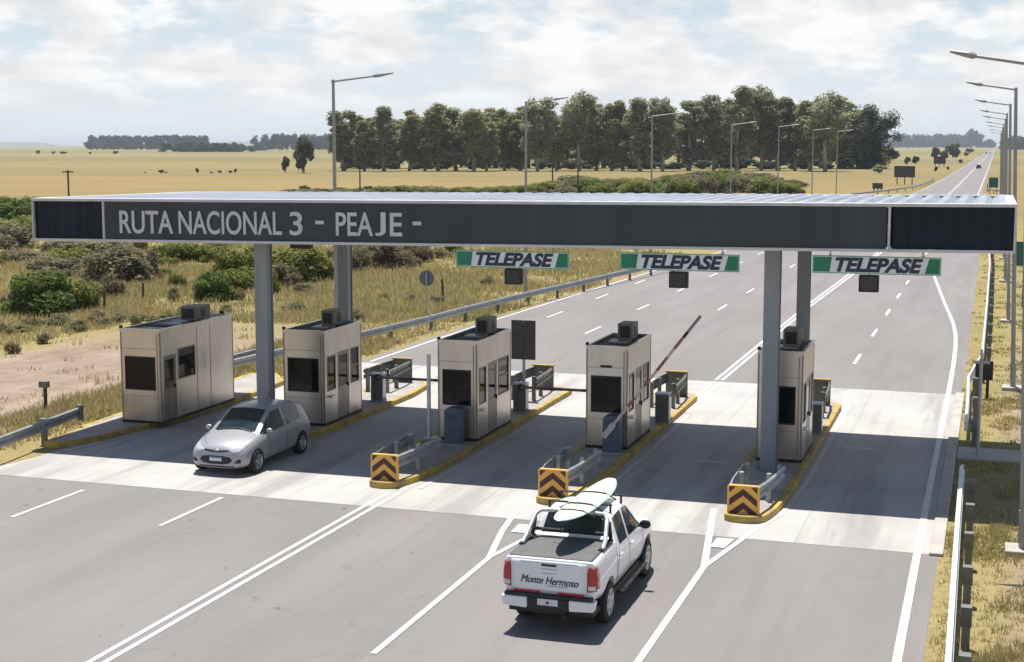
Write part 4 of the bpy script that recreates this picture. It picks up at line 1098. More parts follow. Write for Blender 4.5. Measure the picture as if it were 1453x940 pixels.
    for v in bm.verts: v.co = Vector((v.co.x * .075, v.co.y * .015, v.co.z * .03))
    me = bpy.data.meshes.new('badge'); bm.to_mesh(me); bm.free(); h = bvh.ray_cast(Vector((0, 5, .655)), Vector((0, -1, 0)))
    obj('badge', me, M['chrome'], root, (0, (h[0].y if h[0] else 1.9) + .008, .655))
    for nm, pts, w in (('door_seam', [(.62, .27), (.60, .55), (.62, .88)], .012), ('door_seam', [(-.38, .27), (-.38, .9)], .012), ('door_seam', [(-1.0, .62), (-.97, .75), (-1.05, .9)], .012), ('sill_seam', [(-.85, .27), (.75, .27)], .012)):
        patch(nm, bvh, strip(pts, w), 'side', M['black'], root, both=True, off=.001, thick=.003)
    for yy in (-.24, -.92): patch('door_handle', bvh, [(yy - .08, .765), (yy + .08, .765), (yy + .08, .80), (yy - .08, .80)], 'side', M['silver'], root, both=True, off=.02, thick=.02)
    patch('bonnet_seam', bvh, strip([(.36, 1.72), (.60, 1.4), (.66, 1.0)], .012), 'top', M['black'], root, both=True, off=.001, thick=.003)
    patch('wiper', bvh, strip([(-.5, .93), (-.1, .86), (.5, .93)], .03), 'top', M['black'], root, off=.012, thick=.015)
    patch('tail_light', bvh, [(.60, .80), (.78, .80), (.70, 1.05), (.62, 1.05)], 'back', M['red'], root, both=True)
    q = MB(); q.tube([(0, -.85, 1.48), (0, -1.05, 1.68)], .006, 5); q.build('aerial', M['black'], root)
    q = MB(); q.box(-.09, .09, .335, .345, 1.235, 1.29); 
    q.build('rear_view_mirror', M['plate'], root)
    return root
hatchback('silver hatchback with headlights facing the camera in the left lane', -18.42, 34.42, math.pi)

# white pickup ------------------------------------------------------
def pickup(label, x, y):
    root = thing('pickup_truck', label, 'pickup truck', (x, y, .004))
    def st(y, zb, wb, sill, mid, sh, belt, ra, rb, rm, rc):
        return (y, [(0, zb), (wb, zb), sill, mid, sh, belt, ra, rb, rm, (0, rc)])
    T = 1.31
    ST = [
        st(-2.40, .62, .60, (.74, .66), (.79, .85), (.79, 1.06), (.765, 1.25), (.745, T - .01), (.70, T), (.35, T), T),
        st(-2.34, .60, .62, (.79, .64), (.835, .85), (.83, 1.06), (.80, 1.25), (.765, T), (.71, T + .005), (.35, T + .005), T + .005),
        st(-1.9, .50, .62, (.80, .55), (.845, .82), (.835, 1.06), (.80, 1.25), (.765, T), (.71, T + .005), (.35, T + .005), T + .005),
        st(-.86, .42, .62, (.80, .46), (.83, .80), (.825, 1.06), (.795, 1.25), (.765, T), (.71, T + .005), (.35, T + .005), T + .005),
        st(-.80, .42, .62, (.80, .46), (.83, .80), (.825, 1.05), (.79, 1.18), (.725, T + .02), (.66, T + .03), (.35, T + .035), T + .035),
        st(-.62, .42, .62, (.80, .46), (.83, .80), (.825, 1.05), (.79, 1.17), (.635, 1.655), (.56, 1.705), (.35, 1.735), 1.745),
        st(-.42, .42, .62, (.80, .46), (.83, .80), (.825, 1.05), (.79, 1.17), (.63, 1.675), (.555, 1.73), (.35, 1.76), 1.772),
        st(-.02, .42, .62, (.80, .46), (.83, .80), (.825, 1.04), (.79, 1.155), (.625, 1.685), (.55, 1.74), (.35, 1.775), 1.787),
        st(.06, .42, .62, (.80, .46), (.83, .80), (.825, 1.04), (.79, 1.155), (.625, 1.685), (.55, 1.74), (.35, 1.775), 1.787),
        st(.48, .42, .62, (.80, .46), (.83, .80), (.825, 1.03), (.785, 1.14), (.61, 1.65), (.535, 1.71), (.33, 1.745), 1.757),
        st(1.16, .42, .62, (.80, .46), (.83, .80), (.82, 1.02), (.775, 1.12), (.70, 1.155), (.62, 1.175), (.33, 1.205), 1.215),
        st(1.28, .42, .62, (.80, .46), (.83, .80), (.82, 1.01), (.77, 1.10), (.69, 1.135), (.61, 1.155), (.33, 1.185), 1.195),
        st(1.85, .42, .60, (.79, .47), (.825, .78), (.81, .96), (.75, 1.05), (.66, 1.085), (.58, 1.10), (.33, 1.13), 1.14),
        st(2.22, .40, .55, (.74, .46), (.76, .74), (.74, .90), (.68, .98), (.59, 1.01), (.52, 1.02), (.3, 1.04), 1.05),
        st(2.40, .42, .45, (.60, .47), (.63, .70), (.61, .82), (.55, .88), (.48, .90), (.42, .905), (.22, .92), .925)]
    def mf(i, s):
        if s == 5 and i in (5, 6, 8, 9): return 1
        if s >= 7 and i == 9: return 1
        if s >= 7 and i == 4: return 1
        return 0
    def cr(ia, sa, ic, sc_):
        if max(ia, ic) <= 4 and sa == sc_ and sa in (5, 6): return .45
        if ia == ic and ia in (0, 1): return .75
        if sa == sc_ and sa in (5, 6) and 4 <= min(ia, ic) and max(ia, ic) <= 10: return .55
        if ia == ic and sa >= 5 and sc_ >= 5 and ia in (3, 4, 5, 7, 8, 9, 10): return .7
        return 0.0
    R_ = .365
    sh = car_shell(ST, mf, [M['white'], M['carglass']], [(1.52, R_ + .02), (-1.43, R_ + .02)], .44, .85, cr)
    bvh = BVHTree.FromPolygons([v.co[:] for v in sh.vertices], [p.vertices[:] for p in sh.polygons])
    split_mats(sh, ['body', 'window'], [M['white'], M['carglass']], root)
    for s in (-1, 1):
        wheel(root, s * .712, 1.52, R_, .235, s, 6); wheel(root, s * .712, -1.43, R_, .235, s, 6)
        mirror_part(root, s * .93, .80, 1.21, M['black'], s, 1.0)
    # bed cover, tailgate, lights, bumper
    q = MB(); q.box(-.72, .72, -2.33, -.93, T + .006, T + .022); cv_ = q.build('bed_cover', M['bedcover'], root, bevel=.008)
    q = MB()
    for sx in (-.735, .72): q.box(sx, sx + .015, -2.33, -.93, T + .004, T + .02)
    q.build('cover_rail', M['black'], cv_)
    ty = min(bvh.ray_cast(Vector((xx, -5, zz)), Vector((0, 1, 0)))[0].y for xx in (-.5, 0, .5) for zz in (.88, 1.0)) - .026
    tg = patch('tailgate', bvh, [(-.665, .74), (.665, .74), (.67, 1.285), (-.67, 1.285)], 'back', M['white'], root, off=.012, thick=.024)[0]
    q = MB(); q.box(-.13, .13, ty - .012, ty + .02, 1.20, 1.235); q.build('tailgate_handle', M['black'], tg)
    for k, (a, c) in enumerate(((-.15, .15), (-.13, .13))): 
        q = MB(); q.box(a, c, ty - .006, ty + .01, 1.145 - k * .075, 1.153 - k * .075); q.build('press_line', M['galv'], tg)
    me = text_mesh('Monte Hermoso', .185, .002, .35, 0)
    xs = [v.co.x for v in me.vertices]; x0, x1 = min(xs), max(xs)
    for v in me.vertices: v.co = (-.50 + (v.co.x - x0) / (x1 - x0) * 1.02, ty - .003 - v.co.z, .895 + v.co.y - (v.co.x - x0) / (x1 - x0) * .02)
    bm = bmesh.new(); bm.from_mesh(me); dd = bmesh.ops.duplicate(bm, geom=bm.verts[:] + bm.edges[:] + bm.faces[:])
    for e in dd['geom']:
        if isinstance(e, bmesh.types.BMVert): e.co += Vector((.008, -.0009, .002))
    bm.to_mesh(me); bm.free()
    obj('lettering', me, M['ink'], tg)
    q = MB(); q.box(-.05, .34, ty - .005, ty + .01, .852, .858); q.build('underline', M['ink'], tg)
    patch('reflective_strip', bvh, [(.16, .715), (.62, .715), (.62, .765), (.16, .765)], 'back', M['reflred'], root, off=.028, thick=.004, both=True)
    patch('tail_light', bvh, [(.67, .80), (.82, .82), (.83, 1.02), (.81, 1.20), (.70, 1.235), (.67, 1.1)], 'back', M['red'], root, off=.008, thick=.016, both=True)
    patch('tail_light', bvh, [(-2.36, .86), (-2.22, .84), (-2.19, 1.0), (-2.24, 1.2), (-2.36, 1.235)], 'side', M['red'], root, off=.006, thick=.012, both=True)
    patch('reversing_lens', bvh, [(.69, .83), (.80, .84), (.80, .915), (.69, .91)], 'back', M['plate'], root, off=.019, thick=.006, both=True)
    q = MB(); q.box(-.78, .78, -2.50, -2.37, .66, .72); q.box(-.36, .36, -2.49, -2.37, .44, .659); bp = q.build('rear_bumper', M['black'], root, bevel=.02)
    for s in (-1, 1):
        q = MB(); pts = [(s * .37, .46), (s * .80, .48), (s * .83, .655), (s * .37, .655)]
        q.yprism(pts, -2.505, -2.30); q.build('bumper_corner', M['white'], bp, bevel=.025)
    q = MB(); q.box(-.18, .18, -2.505, -2.493, .535, .645); pl = q.build('number_plate', M['plate'], root)
    q = MB(); q.lathe_x([(-.0, 0), (0, .025), (.006, .025), (.006, 0)], 12); q.v = [(y_, -2.5055 - x_, .585 + z_) for x_, y_, z_ in q.v]; q.build('plate_emblem', M['ink'], pl)
    q = MB(); q.box(-.75, .75, -2.3, 2.1, .34, .43); q.tube([(.3, -2.2, .38), (.3, -2.5, .36)], .03, 8); q.build('chassis', M['black'], root)
    for s in (-1, 1):
        q = MB(); q.box(s * .80 if s > 0 else -.93, .93 if s > 0 else -.80, -.92, 1.02, .37, .43); q.build('side_step', M['black'], root, bevel=.02)
    for nm, pts, w in (('door_seam', [(1.05, .5), (1.08, .85), (1.05, 1.1)], .014), ('door_seam', [(.02, .5), (.02, 1.15)], .014), ('door_seam', [(-.86, .62), (-.80, .9), (-.72, 1.15)], .014), ('bed_seam', [(-.90, .5), (-.90, 1.27)], .02)):
        patch(nm, bvh, strip(pts, w), 'side', M['black'], root, both=True, off=.001, thick=.003)
    for yy in (.16, -.66): patch('door_handle', bvh, [(yy - .09, 1.0), (yy + .09, 1.0), (yy + .09, 1.035), (yy - .09, 1.035)], 'side', M['white'], root, both=True, off=.025, thick=.025)
    q = MB(); q.box(-.12, .12, -.655, -.61, 1.735, 1.765); q.build('brake_lamp', M['red'], root)
    # sports bar
    q = MB()
    for s in (-1, 1):
        q.tube([(s * .73, -1.62, T + .03), (s * .72, -1.40, T + .12), (s * .66, -1.05, T + .42), (s * .60, -.93, T + .475), (s * .4, -.90, T + .48), (0, -.89, T + .48)], .04, 10)
    sb = q.build('sports_bar', M['chromew'], root, smooth=True)
    q = MB()
    for s in (-1, 1):
        q.tube([(s * .73, -1.02, T + .02), (s * .68, -1.0, T + .36)], .038, 8); q.box(s * .72 - .05, s * .72 + .05, -1.7, -.98, T + .02, T + .05)
    q.tube([(-.70, -1.05, T + .16), (.70, -1.05, T + .16)], .03, 8)
    q.build('bar_brace', M['black'], sb)
    q = MB()
    for yy in (-.45, .35):
        q.tube([(-.60, yy, 1.845), (.60, yy, 1.845)], .02, 8)
        for s in (-1, 1): q.tube([(s * .57, yy, 1.69), (s * .57, yy, 1.85)], .022, 6)
    q.build('roof_rack', M['black'], root)
    return root
pickup('white pickup truck driving away with a surfboard on its roof', -6.96, 25.84)
# surfboard on the rack
def surfboard(x, y, z, L, label, rz, pitch):
    root = thing('surfboard', label, 'surfboard', (x, y, z), None, rz)
    root.rotation_euler = (pitch, 0, rz)
    b = MB(); n = 22; m = 12
    for i in range(n + 1):
        t = i / n; yy = (t - .5) * L
        wv = .305 * max(0.0, (1 - abs(2 * (t - .54)) ** 2.3 if t > .54 else 1 - abs((t - .54) / .54) ** 2.7)) ** .62
        wv = max(wv, .012); zt = .06 * (abs(2 * t - 1)) ** 2.4 ; thk = .042 * (wv / .285) ** .45
        for k in range(m):
            a = 2 * math.pi * k / m
            b.v.append((wv * math.cos(a), yy, zt + thk * math.copysign(abs(math.sin(a)) ** .8, math.sin(a))))
    for i in range(n):
        for k in range(m): b.f.append([i * m + k, i * m + (k + 1) % m, (i + 1) * m + (k + 1) % m, (i + 1) * m + k]); b.mi.append(0 if 1 <= k < m // 2 else 1)
    b.f.append(list(range(m))); b.mi.append(0); b.f.append(list(range(n * m, n * m + m))); b.mi.append(0)
    b.build('board', [M['board'], M['boardrail']], root, smooth=True)
    for yy in (-.78, -.30, .55):
        q = MB(); q.tube([(-.40, yy + .02, -.06), (-.295, yy, .0), (-.2, yy, .052), (0, yy, .06), (.2, yy, .052), (.295, yy, .0), (.40, yy + .02, -.06)], .014, 6); q.build('strap', M['black'], root)
    q = MB(); q.add([(-.006, -L / 2 + .18, -.03), (-.006, -L / 2 + .36, -.04), (-.006, -L / 2 + .12, -.2), (.006, -L / 2 + .18, -.03), (.006, -L / 2 + .36, -.04), (.006, -L / 2 + .12, -.2)], [(0, 1, 2), (3, 5, 4), (0, 2, 5, 3), (1, 4, 5, 2), (0, 3, 4, 1)]); q.build('fin', M['black'], root)
surfboard(-6.83, 25.32, 1.885, 3.15, 'cream surfboard strapped lengthwise on the pickup roof', R(-2.5), R(1.0))
def far_car(label, x, y, mat):
    t = thing('distant_car', label, 'car', (x, y, .004), 'cars far along the road')
    b = MB(); b.yprism([(-.85, .3), (.85, .3), (.88, .8), (.78, .95), (-.78, .95), (-.88, .8)], -2.1, 2.1)
    b.yprism([(-.76, .951), (.76, .951), (.62, 1.5), (-.62, 1.5)], -1.3, .9); b.build('body', mat, t, bevel=.08)
    b = MB(); b.yprism([(-.66, 1.02), (.66, 1.02), (.57, 1.4), (-.57, 1.4)], -1.32, -1.302); b.build('rear_window', M['glass'], t)
    b = MB()
    for sx in (-.8, .66):
        for yy in (-1.4, 1.3): b.lathe_x([(sx, 0), (sx, .33), (sx + .15, .33), (sx + .15, 0)], 12); b.v[-48:] = [(x_, y_ + yy, z_ + .33) for x_, y_, z_ in b.v[-48:]]
    b.build('wheels', M['rubber'], t)
far_car('dark car driving away on the far road, nearer than the other two', -5.8, 540, M['darkcar'])
far_car('pale speck of a car at the road end, left of the pair', -9.4, 1500, M['darkcar'])
far_car('speck of a car at the road end, right of the pair', -5.9, 1450, M['whitecar'])

# ------------------------------------------------------------------ vegetation
def leaf_cloud(lobes, nleaf, size, flat=.25, out_bias=.55, seed=0, aspect=1.5, fuzz=.09):
    """leaf cards spread through the volume of several lobes; returns verts, faces"""
    r = np.random.default_rng(seed)
    vol = np.array([l[3] * l[4] * l[5] for l in lobes]) ** .72; pr_ = vol / vol.sum()
    idx = r.choice(len(lobes), nleaf, p=pr_); L = np.array(lobes)[idx]
    d = r.normal(size=(nleaf, 3)); d /= np.linalg.norm(d, axis=1)[:, None]
    rad = r.random(nleaf) ** (1 / (3 + out_bias * 6))
    rad *= 1 + r.normal(size=nleaf) * fuzz
    pos = L[:, :3] + d * L[:, 3:6] * rad[:, None]
    nrm = d * .55 + r.normal(size=(nleaf, 3)) * .6 + np.array([0, 0, flat]); nrm /= np.linalg.norm(nrm, axis=1)[:, None]
    a = np.cross(nrm, r.normal(size=(nleaf, 3))); a /= np.linalg.norm(a, axis=1)[:, None]; b = np.cross(nrm, a)
    s = size * (.6 + .8 * r.random(nleaf))[:, None]
    v = np.stack([pos - a * s * aspect / 2, pos + b * s / 2 * .8, pos + a * s * aspect / 2, pos - b * s / 2 * .8], 1).reshape(-1, 3)
    f = np.arange(nleaf * 4).reshape(-1, 4)
    return v, f
def np_mesh(name, v, f, mat):
    me = bpy.data.meshes.new(name); k = f.shape[1]
    me.vertices.add(len(v)); me.vertices.foreach_set('co', np.ascontiguousarray(v, dtype=np.float32).ravel())
    me.loops.add(f.size); me.loops.foreach_set('vertex_index', f.ravel().astype(np.int32))
    me.polygons.add(len(f)); me.polygons.foreach_set('loop_start', np.arange(0, f.size, k, dtype=np.int32))
    me.update(); me.validate(); me.materials.append(mat); return me
# eucalyptus kinds, built at unit height 24 m
def euc(seed, slim, bare, mat, top_open=False):
    rr = random.Random(seed); h = 24.0
    trunk = MB(); lobes = []
    bend = [(0, 0, 0)]
    for i in range(1, 6): bend.append((bend[-1][0] + rr.uniform(-.35, .35), bend[-1][1] + rr.uniform(-.35, .35), h * .88 * i / 5))
    trunk.tube(bend, [.5, .42, .34, .25, .15, .06], 7)
    nl = 34
    tops = [(rr.uniform(-.5, .5) * slim, rr.uniform(-.5, .5) * slim, rr.uniform(.78, .97)) for _ in range(3)]
    for i in range(nl):
        t = bare + (1 - bare) * (i + rr.random() * .8) / nl
        tt = (t - bare) / (1 - bare)
        env = slim * (.50 + .50 * math.sin(math.pi * min(1, tt * .85 + .12))) * (1 - max(0, tt - .78) * 2.2)
        if top_open: env *= .8 + .45 * tt
        a = rr.uniform(0, 2 * math.pi); rad = env * math.sqrt(rr.uniform(.05, .8))
        z = h * (.05 + .88 * t)
        seg = min(4, int(t * 5)); bx, by = bend[seg][0], bend[seg][1]
        if tt > .8:
            q = tops[i % 3]; bx += q[0]; by += q[1]; z = h * (q[2] - rr.uniform(0, .12)); rad *= .6
        p = (bx + rad * math.cos(a), by + rad * math.sin(a), z)
        s = rr.uniform(1.0, 1.9) * (slim / 3.4) ** .7
        lobes.append((p[0], p[1], p[2], s, s, s * rr.uniform(.75, 1.2)))
        if i % 2 == 0 and t > .1:
            z0 = max(1.5, z - rr.uniform(1.5, 4)); trunk.tube([(bend[seg][0], bend[seg][1], z0), ((bx + p[0]) / 2, (by + p[1]) / 2, (z0 + z) / 2 + .3), p], [.13, .08, .03], 5)
    v, f = leaf_cloud(lobes, 6200, .50, .75, .1, seed, 1.7, .15)
    return trunk.mesh('trunk', M['bark'], True), np_mesh('crown', v, f, mat)
EUC = [euc(1, 3.0, .10, M['leaf_euc']), euc(2, 3.6, .13, M['leaf_euc2']), euc(3, 4.2, .20, M['leaf_euc'], True), euc(4, 2.6, .07, M['leaf_euc2']),
       euc(5, 4.8, .28, M['leaf_euc'], True), euc(6, 3.3, .11, M['leaf_euc']), euc(7, 5.4, .0, M['leaf_dark']), euc(8, 4.0, .12, M['leaf_euc2'], True)]
GROVE = 'eucalyptus trees of the dense grove'
def place_tree(u, vb, vt, kind, label, group, wpx=None, cat='tree', nm='eucalyptus_tree'):
    p = G(u, vb); s = depth(p) / FPX; hgt = (vb - vt) * s * 1.07
    t = thing(nm, label, cat, (p.x, p.y, 0), group, random.uniform(0, 6.28))
    k = hgt / 24.0; kw = wpx * s / (1.75 * (3.0, 3.6, 4.2, 2.6, 4.8, 3.3, 5.4, 4.0)[kind]) * random.uniform(.92, 1.15)
    t.scale = (kw, kw, k)
    a = obj('trunk', EUC[kind][0], None, t); b = obj('crown', EUC[kind][1], None, t)
    return t
front = [(488, 160, 0, 34), (517, 173, 3, 24), (545, 156, 5, 38), (581, 162, 1, 34), (603, 172, 3, 22), (622, 154, 1, 38), (647, 158, 5, 34), (672, 148, 7, 44), (690, 172, 1, 30), (716, 160, 1, 30), (738, 172, 3, 26),
         (763, 137, 2, 44), (790, 168, 1, 30), (822, 130, 4, 46), (846, 156, 0, 30), (868, 150, 3, 26), (884, 153, 5, 28), (908, 145, 5, 36), (940, 138, 2, 44), (977, 147, 0, 36), (1013, 133, 2, 38), (1046, 129, 5, 40), (1080, 122, 4, 46), (1104, 142, 0, 36),
         (1128, 145, 2, 38), (1150, 150, 1, 38), (1171, 131, 4, 56), (1196, 152, 7, 48), (1222, 150, 6, 52), (1246, 160, 6, 44)]
for i, (u, vt, k, w) in enumerate(front):
    place_tree(u, 243.5 - random.random() * 1.5 if u < 1190 else 240, vt, k, '%s eucalyptus from the left in the front row of the grove' % nth(i + 1), GROVE, w)
nb = 0
for u in range(486, 1240, 17):
    nb += 1
    uu = u + random.uniform(-8, 8)
    vt = np.interp(uu, [480, 600, 760, 900, 1000, 1100, 1250], [172, 166, 158, 156, 148, 145, 160]) + random.uniform(-6, 10)
    place_tree(uu, 239.5 - random.random() * 2, vt, random.choice([0, 1, 3, 5, 7, 5]), '%s eucalyptus from the left in the shaded back row of grove' % nth(nb), GROVE, random.uniform(28, 40))
# lone trees and rounder bushy trees
def bush_tree(seed, mat, wide=1.0, n=1500, leaf=.11):
    rr = random.Random(seed); lobes = []
    for i in range(15):
        a = rr.uniform(0, 6.28); q = rr.random() ** .6; z = rr.uniform(.22, .78)
        e = math.sin(math.pi * min(.97, z * .9 + .1)) ** .6
        lobes.append((math.cos(a) * q * .36 * wide * e, math.sin(a) * q * .36 * wide * e, z, rr.uniform(.13, .2), rr.uniform(.13, .2), rr.uniform(.12, .19)))
    v, f = leaf_cloud(lobes, n, leaf, .3, .3, seed)
    t = MB(); t.tube([(0, 0, 0), (.01, 0, .18), (0, .01, .5)], [.045, .038, .02], 7)
    for l in lobes[:6]: t.tube([(0, 0, .16), (l[0] * .6, l[1] * .6, l[2] * .75), (l[0], l[1], l[2])], [.022, .015, .006], 5)
    return t.mesh('trunk', M['bark'], True), np_mesh('crown', v, f, mat)
BT = [bush_tree(21, M['leaf_dark']), bush_tree(22, M['leaf_euc'], .9), bush_tree(23, M['leaf_dark'], 1.2)]
def place_bt(u, vb, vt, wpx, k, label, group=None):
    p = G(u, vb); s = depth(p) / FPX
    t = thing('field_tree', label, 'tree', (p.x, p.y, 0), group, random.uniform(0, 6.28)); t.scale = (wpx * s / .95, wpx * s / .95, (vb - vt) * s)
    obj('trunk', BT[k][0], None, t); obj('crown', BT[k][1], None, t)
place_bt(431, 246, 193, 36, 0, 'lone rounded dark tree left of the first light pole')
place_bt(405, 245, 221, 14, 0, 'small dark tree beside the lone rounded tree')
place_bt(432, 274, 262, 19, 1, 'low brown bushy tree just above the canopy edge')
for i, (u, vb, vt, w, k, l) in enumerate([(1270, 226, 212, 16, 2, 'dark round tree touching the right end of grove'), (1287, 234, 222, 11, 0, 'left one of two small round trees above the large billboard'), (1299, 233, 221, 11, 0, 'right one of two small round trees above the large billboard'),
                                        (1327, 226, 208, 12, 0, 'slim tree behind the second billboard'), (1340, 225, 212, 15, 2, 'broad low tree behind the second billboard'), (1352, 224, 201, 18, 2, 'tallest tree behind the second billboard'), (1377, 217, 210, 12, 2, 'low tree near the road end'), (1371, 222, 216, 7, 0, 'tiny round bush below the low tree near the road end'), (1363, 232, 226, 6, 0, 'tiny bush on the far verge of the road'), (1328, 244, 236, 6, 0, 'tiny bush below the second billboard'), (1345, 242, 236, 5, 0, 'tiny bush between second billboard and the road'), (1248, 246, 233, 22, 1, 'pale bush under the right end of grove')]):
    place_bt(u, vb, vt, w, k, l, 'small trees along the far road')
for i, (u, w, h) in enumerate([(229, 9, 5), (236, 4, 2), (280, 5, 8), (312, 8, 4), (327, 6, 4), (334, 5, 7), (206, 4, 2), (300, 6, 2)]):
    place_bt(u, 246, 246 - h, w, 0, '%s dark bush from the left in a row on the golden field' % nth(i + 1), 'dark bushes on the golden field')
for i, (u, w, h) in enumerate([(54, 7, 6), (76, 6, 4), (90, 10, 4), (128, 6, 3), (164, 8, 5)]):
    place_bt(u, 219, 219 - h, w, 0, '%s far dark tree from the left below the pale hill' % nth(i + 1), 'far dark trees below the hill')

for i in range(30):
    u = 486 + i * 25.5 + random.uniform(-8, 8)
    place_bt(u, 240.5, 240.5 - random.uniform(9, 22), random.uniform(24, 38), random.choice([0, 2, 2]), '%s dark undergrowth bush from the left beneath the grove trees' % nth(i + 1), 'undergrowth bushes beneath the grove')
# far woods: masses of crowns
def far_wood(name, label, segs, mat, seed):
    lobes = []; r = random.Random(seed); n = 0; V = []; Fc = []
    for (u0, u1, vb, vt, rag) in segs:
        u = u0
        while u < u1:
            p = G(u, vb); s = depth(p) / FPX
            e = min(1, (u - u0 + 3) / 12, (u1 - u + 3) / 12)
            h = (vb - vt) * 1.12 * s * (.45 + .55 * e) * r.uniform(1 - rag, 1 + rag * .4); w = r.uniform(4.5, 8) * s
            for q in range(3): lobes.append((p.x + r.uniform(-w, w) * .4, p.y + r.uniform(0, 60), h * (.25 + .27 * q), w * .6, w * .6, h * .24))
            u += r.uniform(1.5, 3.0); n += 1
    v, f = leaf_cloud(lobes, n * 220, depth(G(segs[0][0], segs[0][2])) / FPX * 2.0, .3, .1, seed)
    o = obj(name, np_mesh(name, v, f, mat)); return tag(o, label, 'woodland', None, 'stuff')
far_wood('far_woods', 'long hazy tree belt on the left horizon', [(110, 285, 212.5, 195, .12), (225, 330, 216, 205, .3), (285, 360, 214, 208, .4)], M['leaf_far'], 51)
far_wood('far_woods', 'hazy tree belt on the horizon just left of the grove', [(355, 490, 213, 193, .18)], M['leaf_far'], 52)
far_wood('far_woods', 'hazy tree belt on the horizon right of the grove', [(1262, 1372, 210, 193, .15), (1366, 1394, 210, 187, .15), (1392, 1412, 210, 200, .2)], M['leaf_far'], 53)
far_wood('far_woods', 'hazy tree belt at the right frame edge behind the light poles', [(1420, 1470, 213, 196, .2)], M['leaf_far'], 54)
# pale hills on the horizon
def hill(label, u0, u1, vt, dist):
    b = MB(); n = 24; D = Vector((FW.x, FW.y, 0)).normalized()
    rows = []
    for i in range(n + 1):
        u = u0 + (u1 - u0) * i / n; d = FW * FPX + RT * (u - CX); d = Vector((d.x, d.y, 0)); d = d / d.dot(D) * dist
        t = i / n; h = (H + (206 - vt) * dist / FPX) * min(1, 4 * t, 5 * (1 - t)) ** .7 * (1 + .05 * math.sin(7 * t))
        rows.append((d, h))
    for k, (f, g) in enumerate(((0, 0), (.04, .8), (.08, 1), (.16, .9), (.25, 0))):
        for d, h in rows: b.v.append((d.x * (1 + f), d.y * (1 + f), h * g - .02))
    m = n + 1
    for k in range(4):
        for i in range(n): b.f.append([k * m + i, k * m + i + 1, (k + 1) * m + i + 1, (k + 1) * m + i]); b.mi.append(0)
    o = b.build('hills', pmat('hill_green', (.16, .17, .09), (.12, .135, .07), .004, .95), smooth=True)
    struct(o, label, 'hill')
hill('low pale hill on the far left horizon', -60, 95, 201.5, 9000)
hill('low pale hill between two far tree belts', 285, 470, 201, 9500)

# shrubs ------------------------------------------------------------
def shrub(seed, mat, n=2600, leaf=.055, nl=16, tall=1.0):
    rr = random.Random(seed); lobes = []
    for i in range(nl):
        a = rr.uniform(0, 6.28); q = rr.random() ** .55; z = rr.uniform(.22, .78) * (1 - .35 * q)
        s = rr.uniform(.11, .21)
        lobes.append((math.cos(a) * q * .37, math.sin(a) * q * .37, z, s, s, s * rr.uniform(.85, 1.25)))
    for i in range(5):
        a = rr.uniform(0, 6.28); lobes.append((math.cos(a) * .3, math.sin(a) * .3, .13, .16, .16, .12))
    v, f = leaf_cloud(lobes, n, leaf, .35, .35, seed); v[:, 2] = np.maximum(v[:, 2], .004)
    t = MB()
    for l in lobes[:9]: t.tube([(0, 0, -.02), (l[0] * .5, l[1] * .5, l[2] * .55), (l[0], l[1], l[2])], [.018, .012, .004], 5)
    return t.mesh('stems', M['twig']), np_mesh('foliage', v, f, mat)
SH = {k: [shrub(s + 60 + i * 7, M['leaf_' + k], n, lf) for i in range(2)] for s, (k, n, lf) in enumerate((('bright', 4200, .05), ('green', 3400, .05), ('grey', 3200, .045), ('brown', 3000, .045), ('pale', 2600, .045)))}
def place_shrub(u, vb, wpx, hpx, kind, label, group=None, cat='shrub', nm='shrub', d=1.0):
    p = G(u, vb); s = depth(p) / FPX
    t = thing(nm, label, cat, (p.x, p.y, 0), group, random.uniform(0, 6.28))
    t.scale = (wpx * s / .98, wpx * s / .98 * d, hpx * s / .92)
    st_, fo = SH[kind][random.randrange(2)]
    obj('stems', st_, None, t); obj('foliage', fo, None, t)
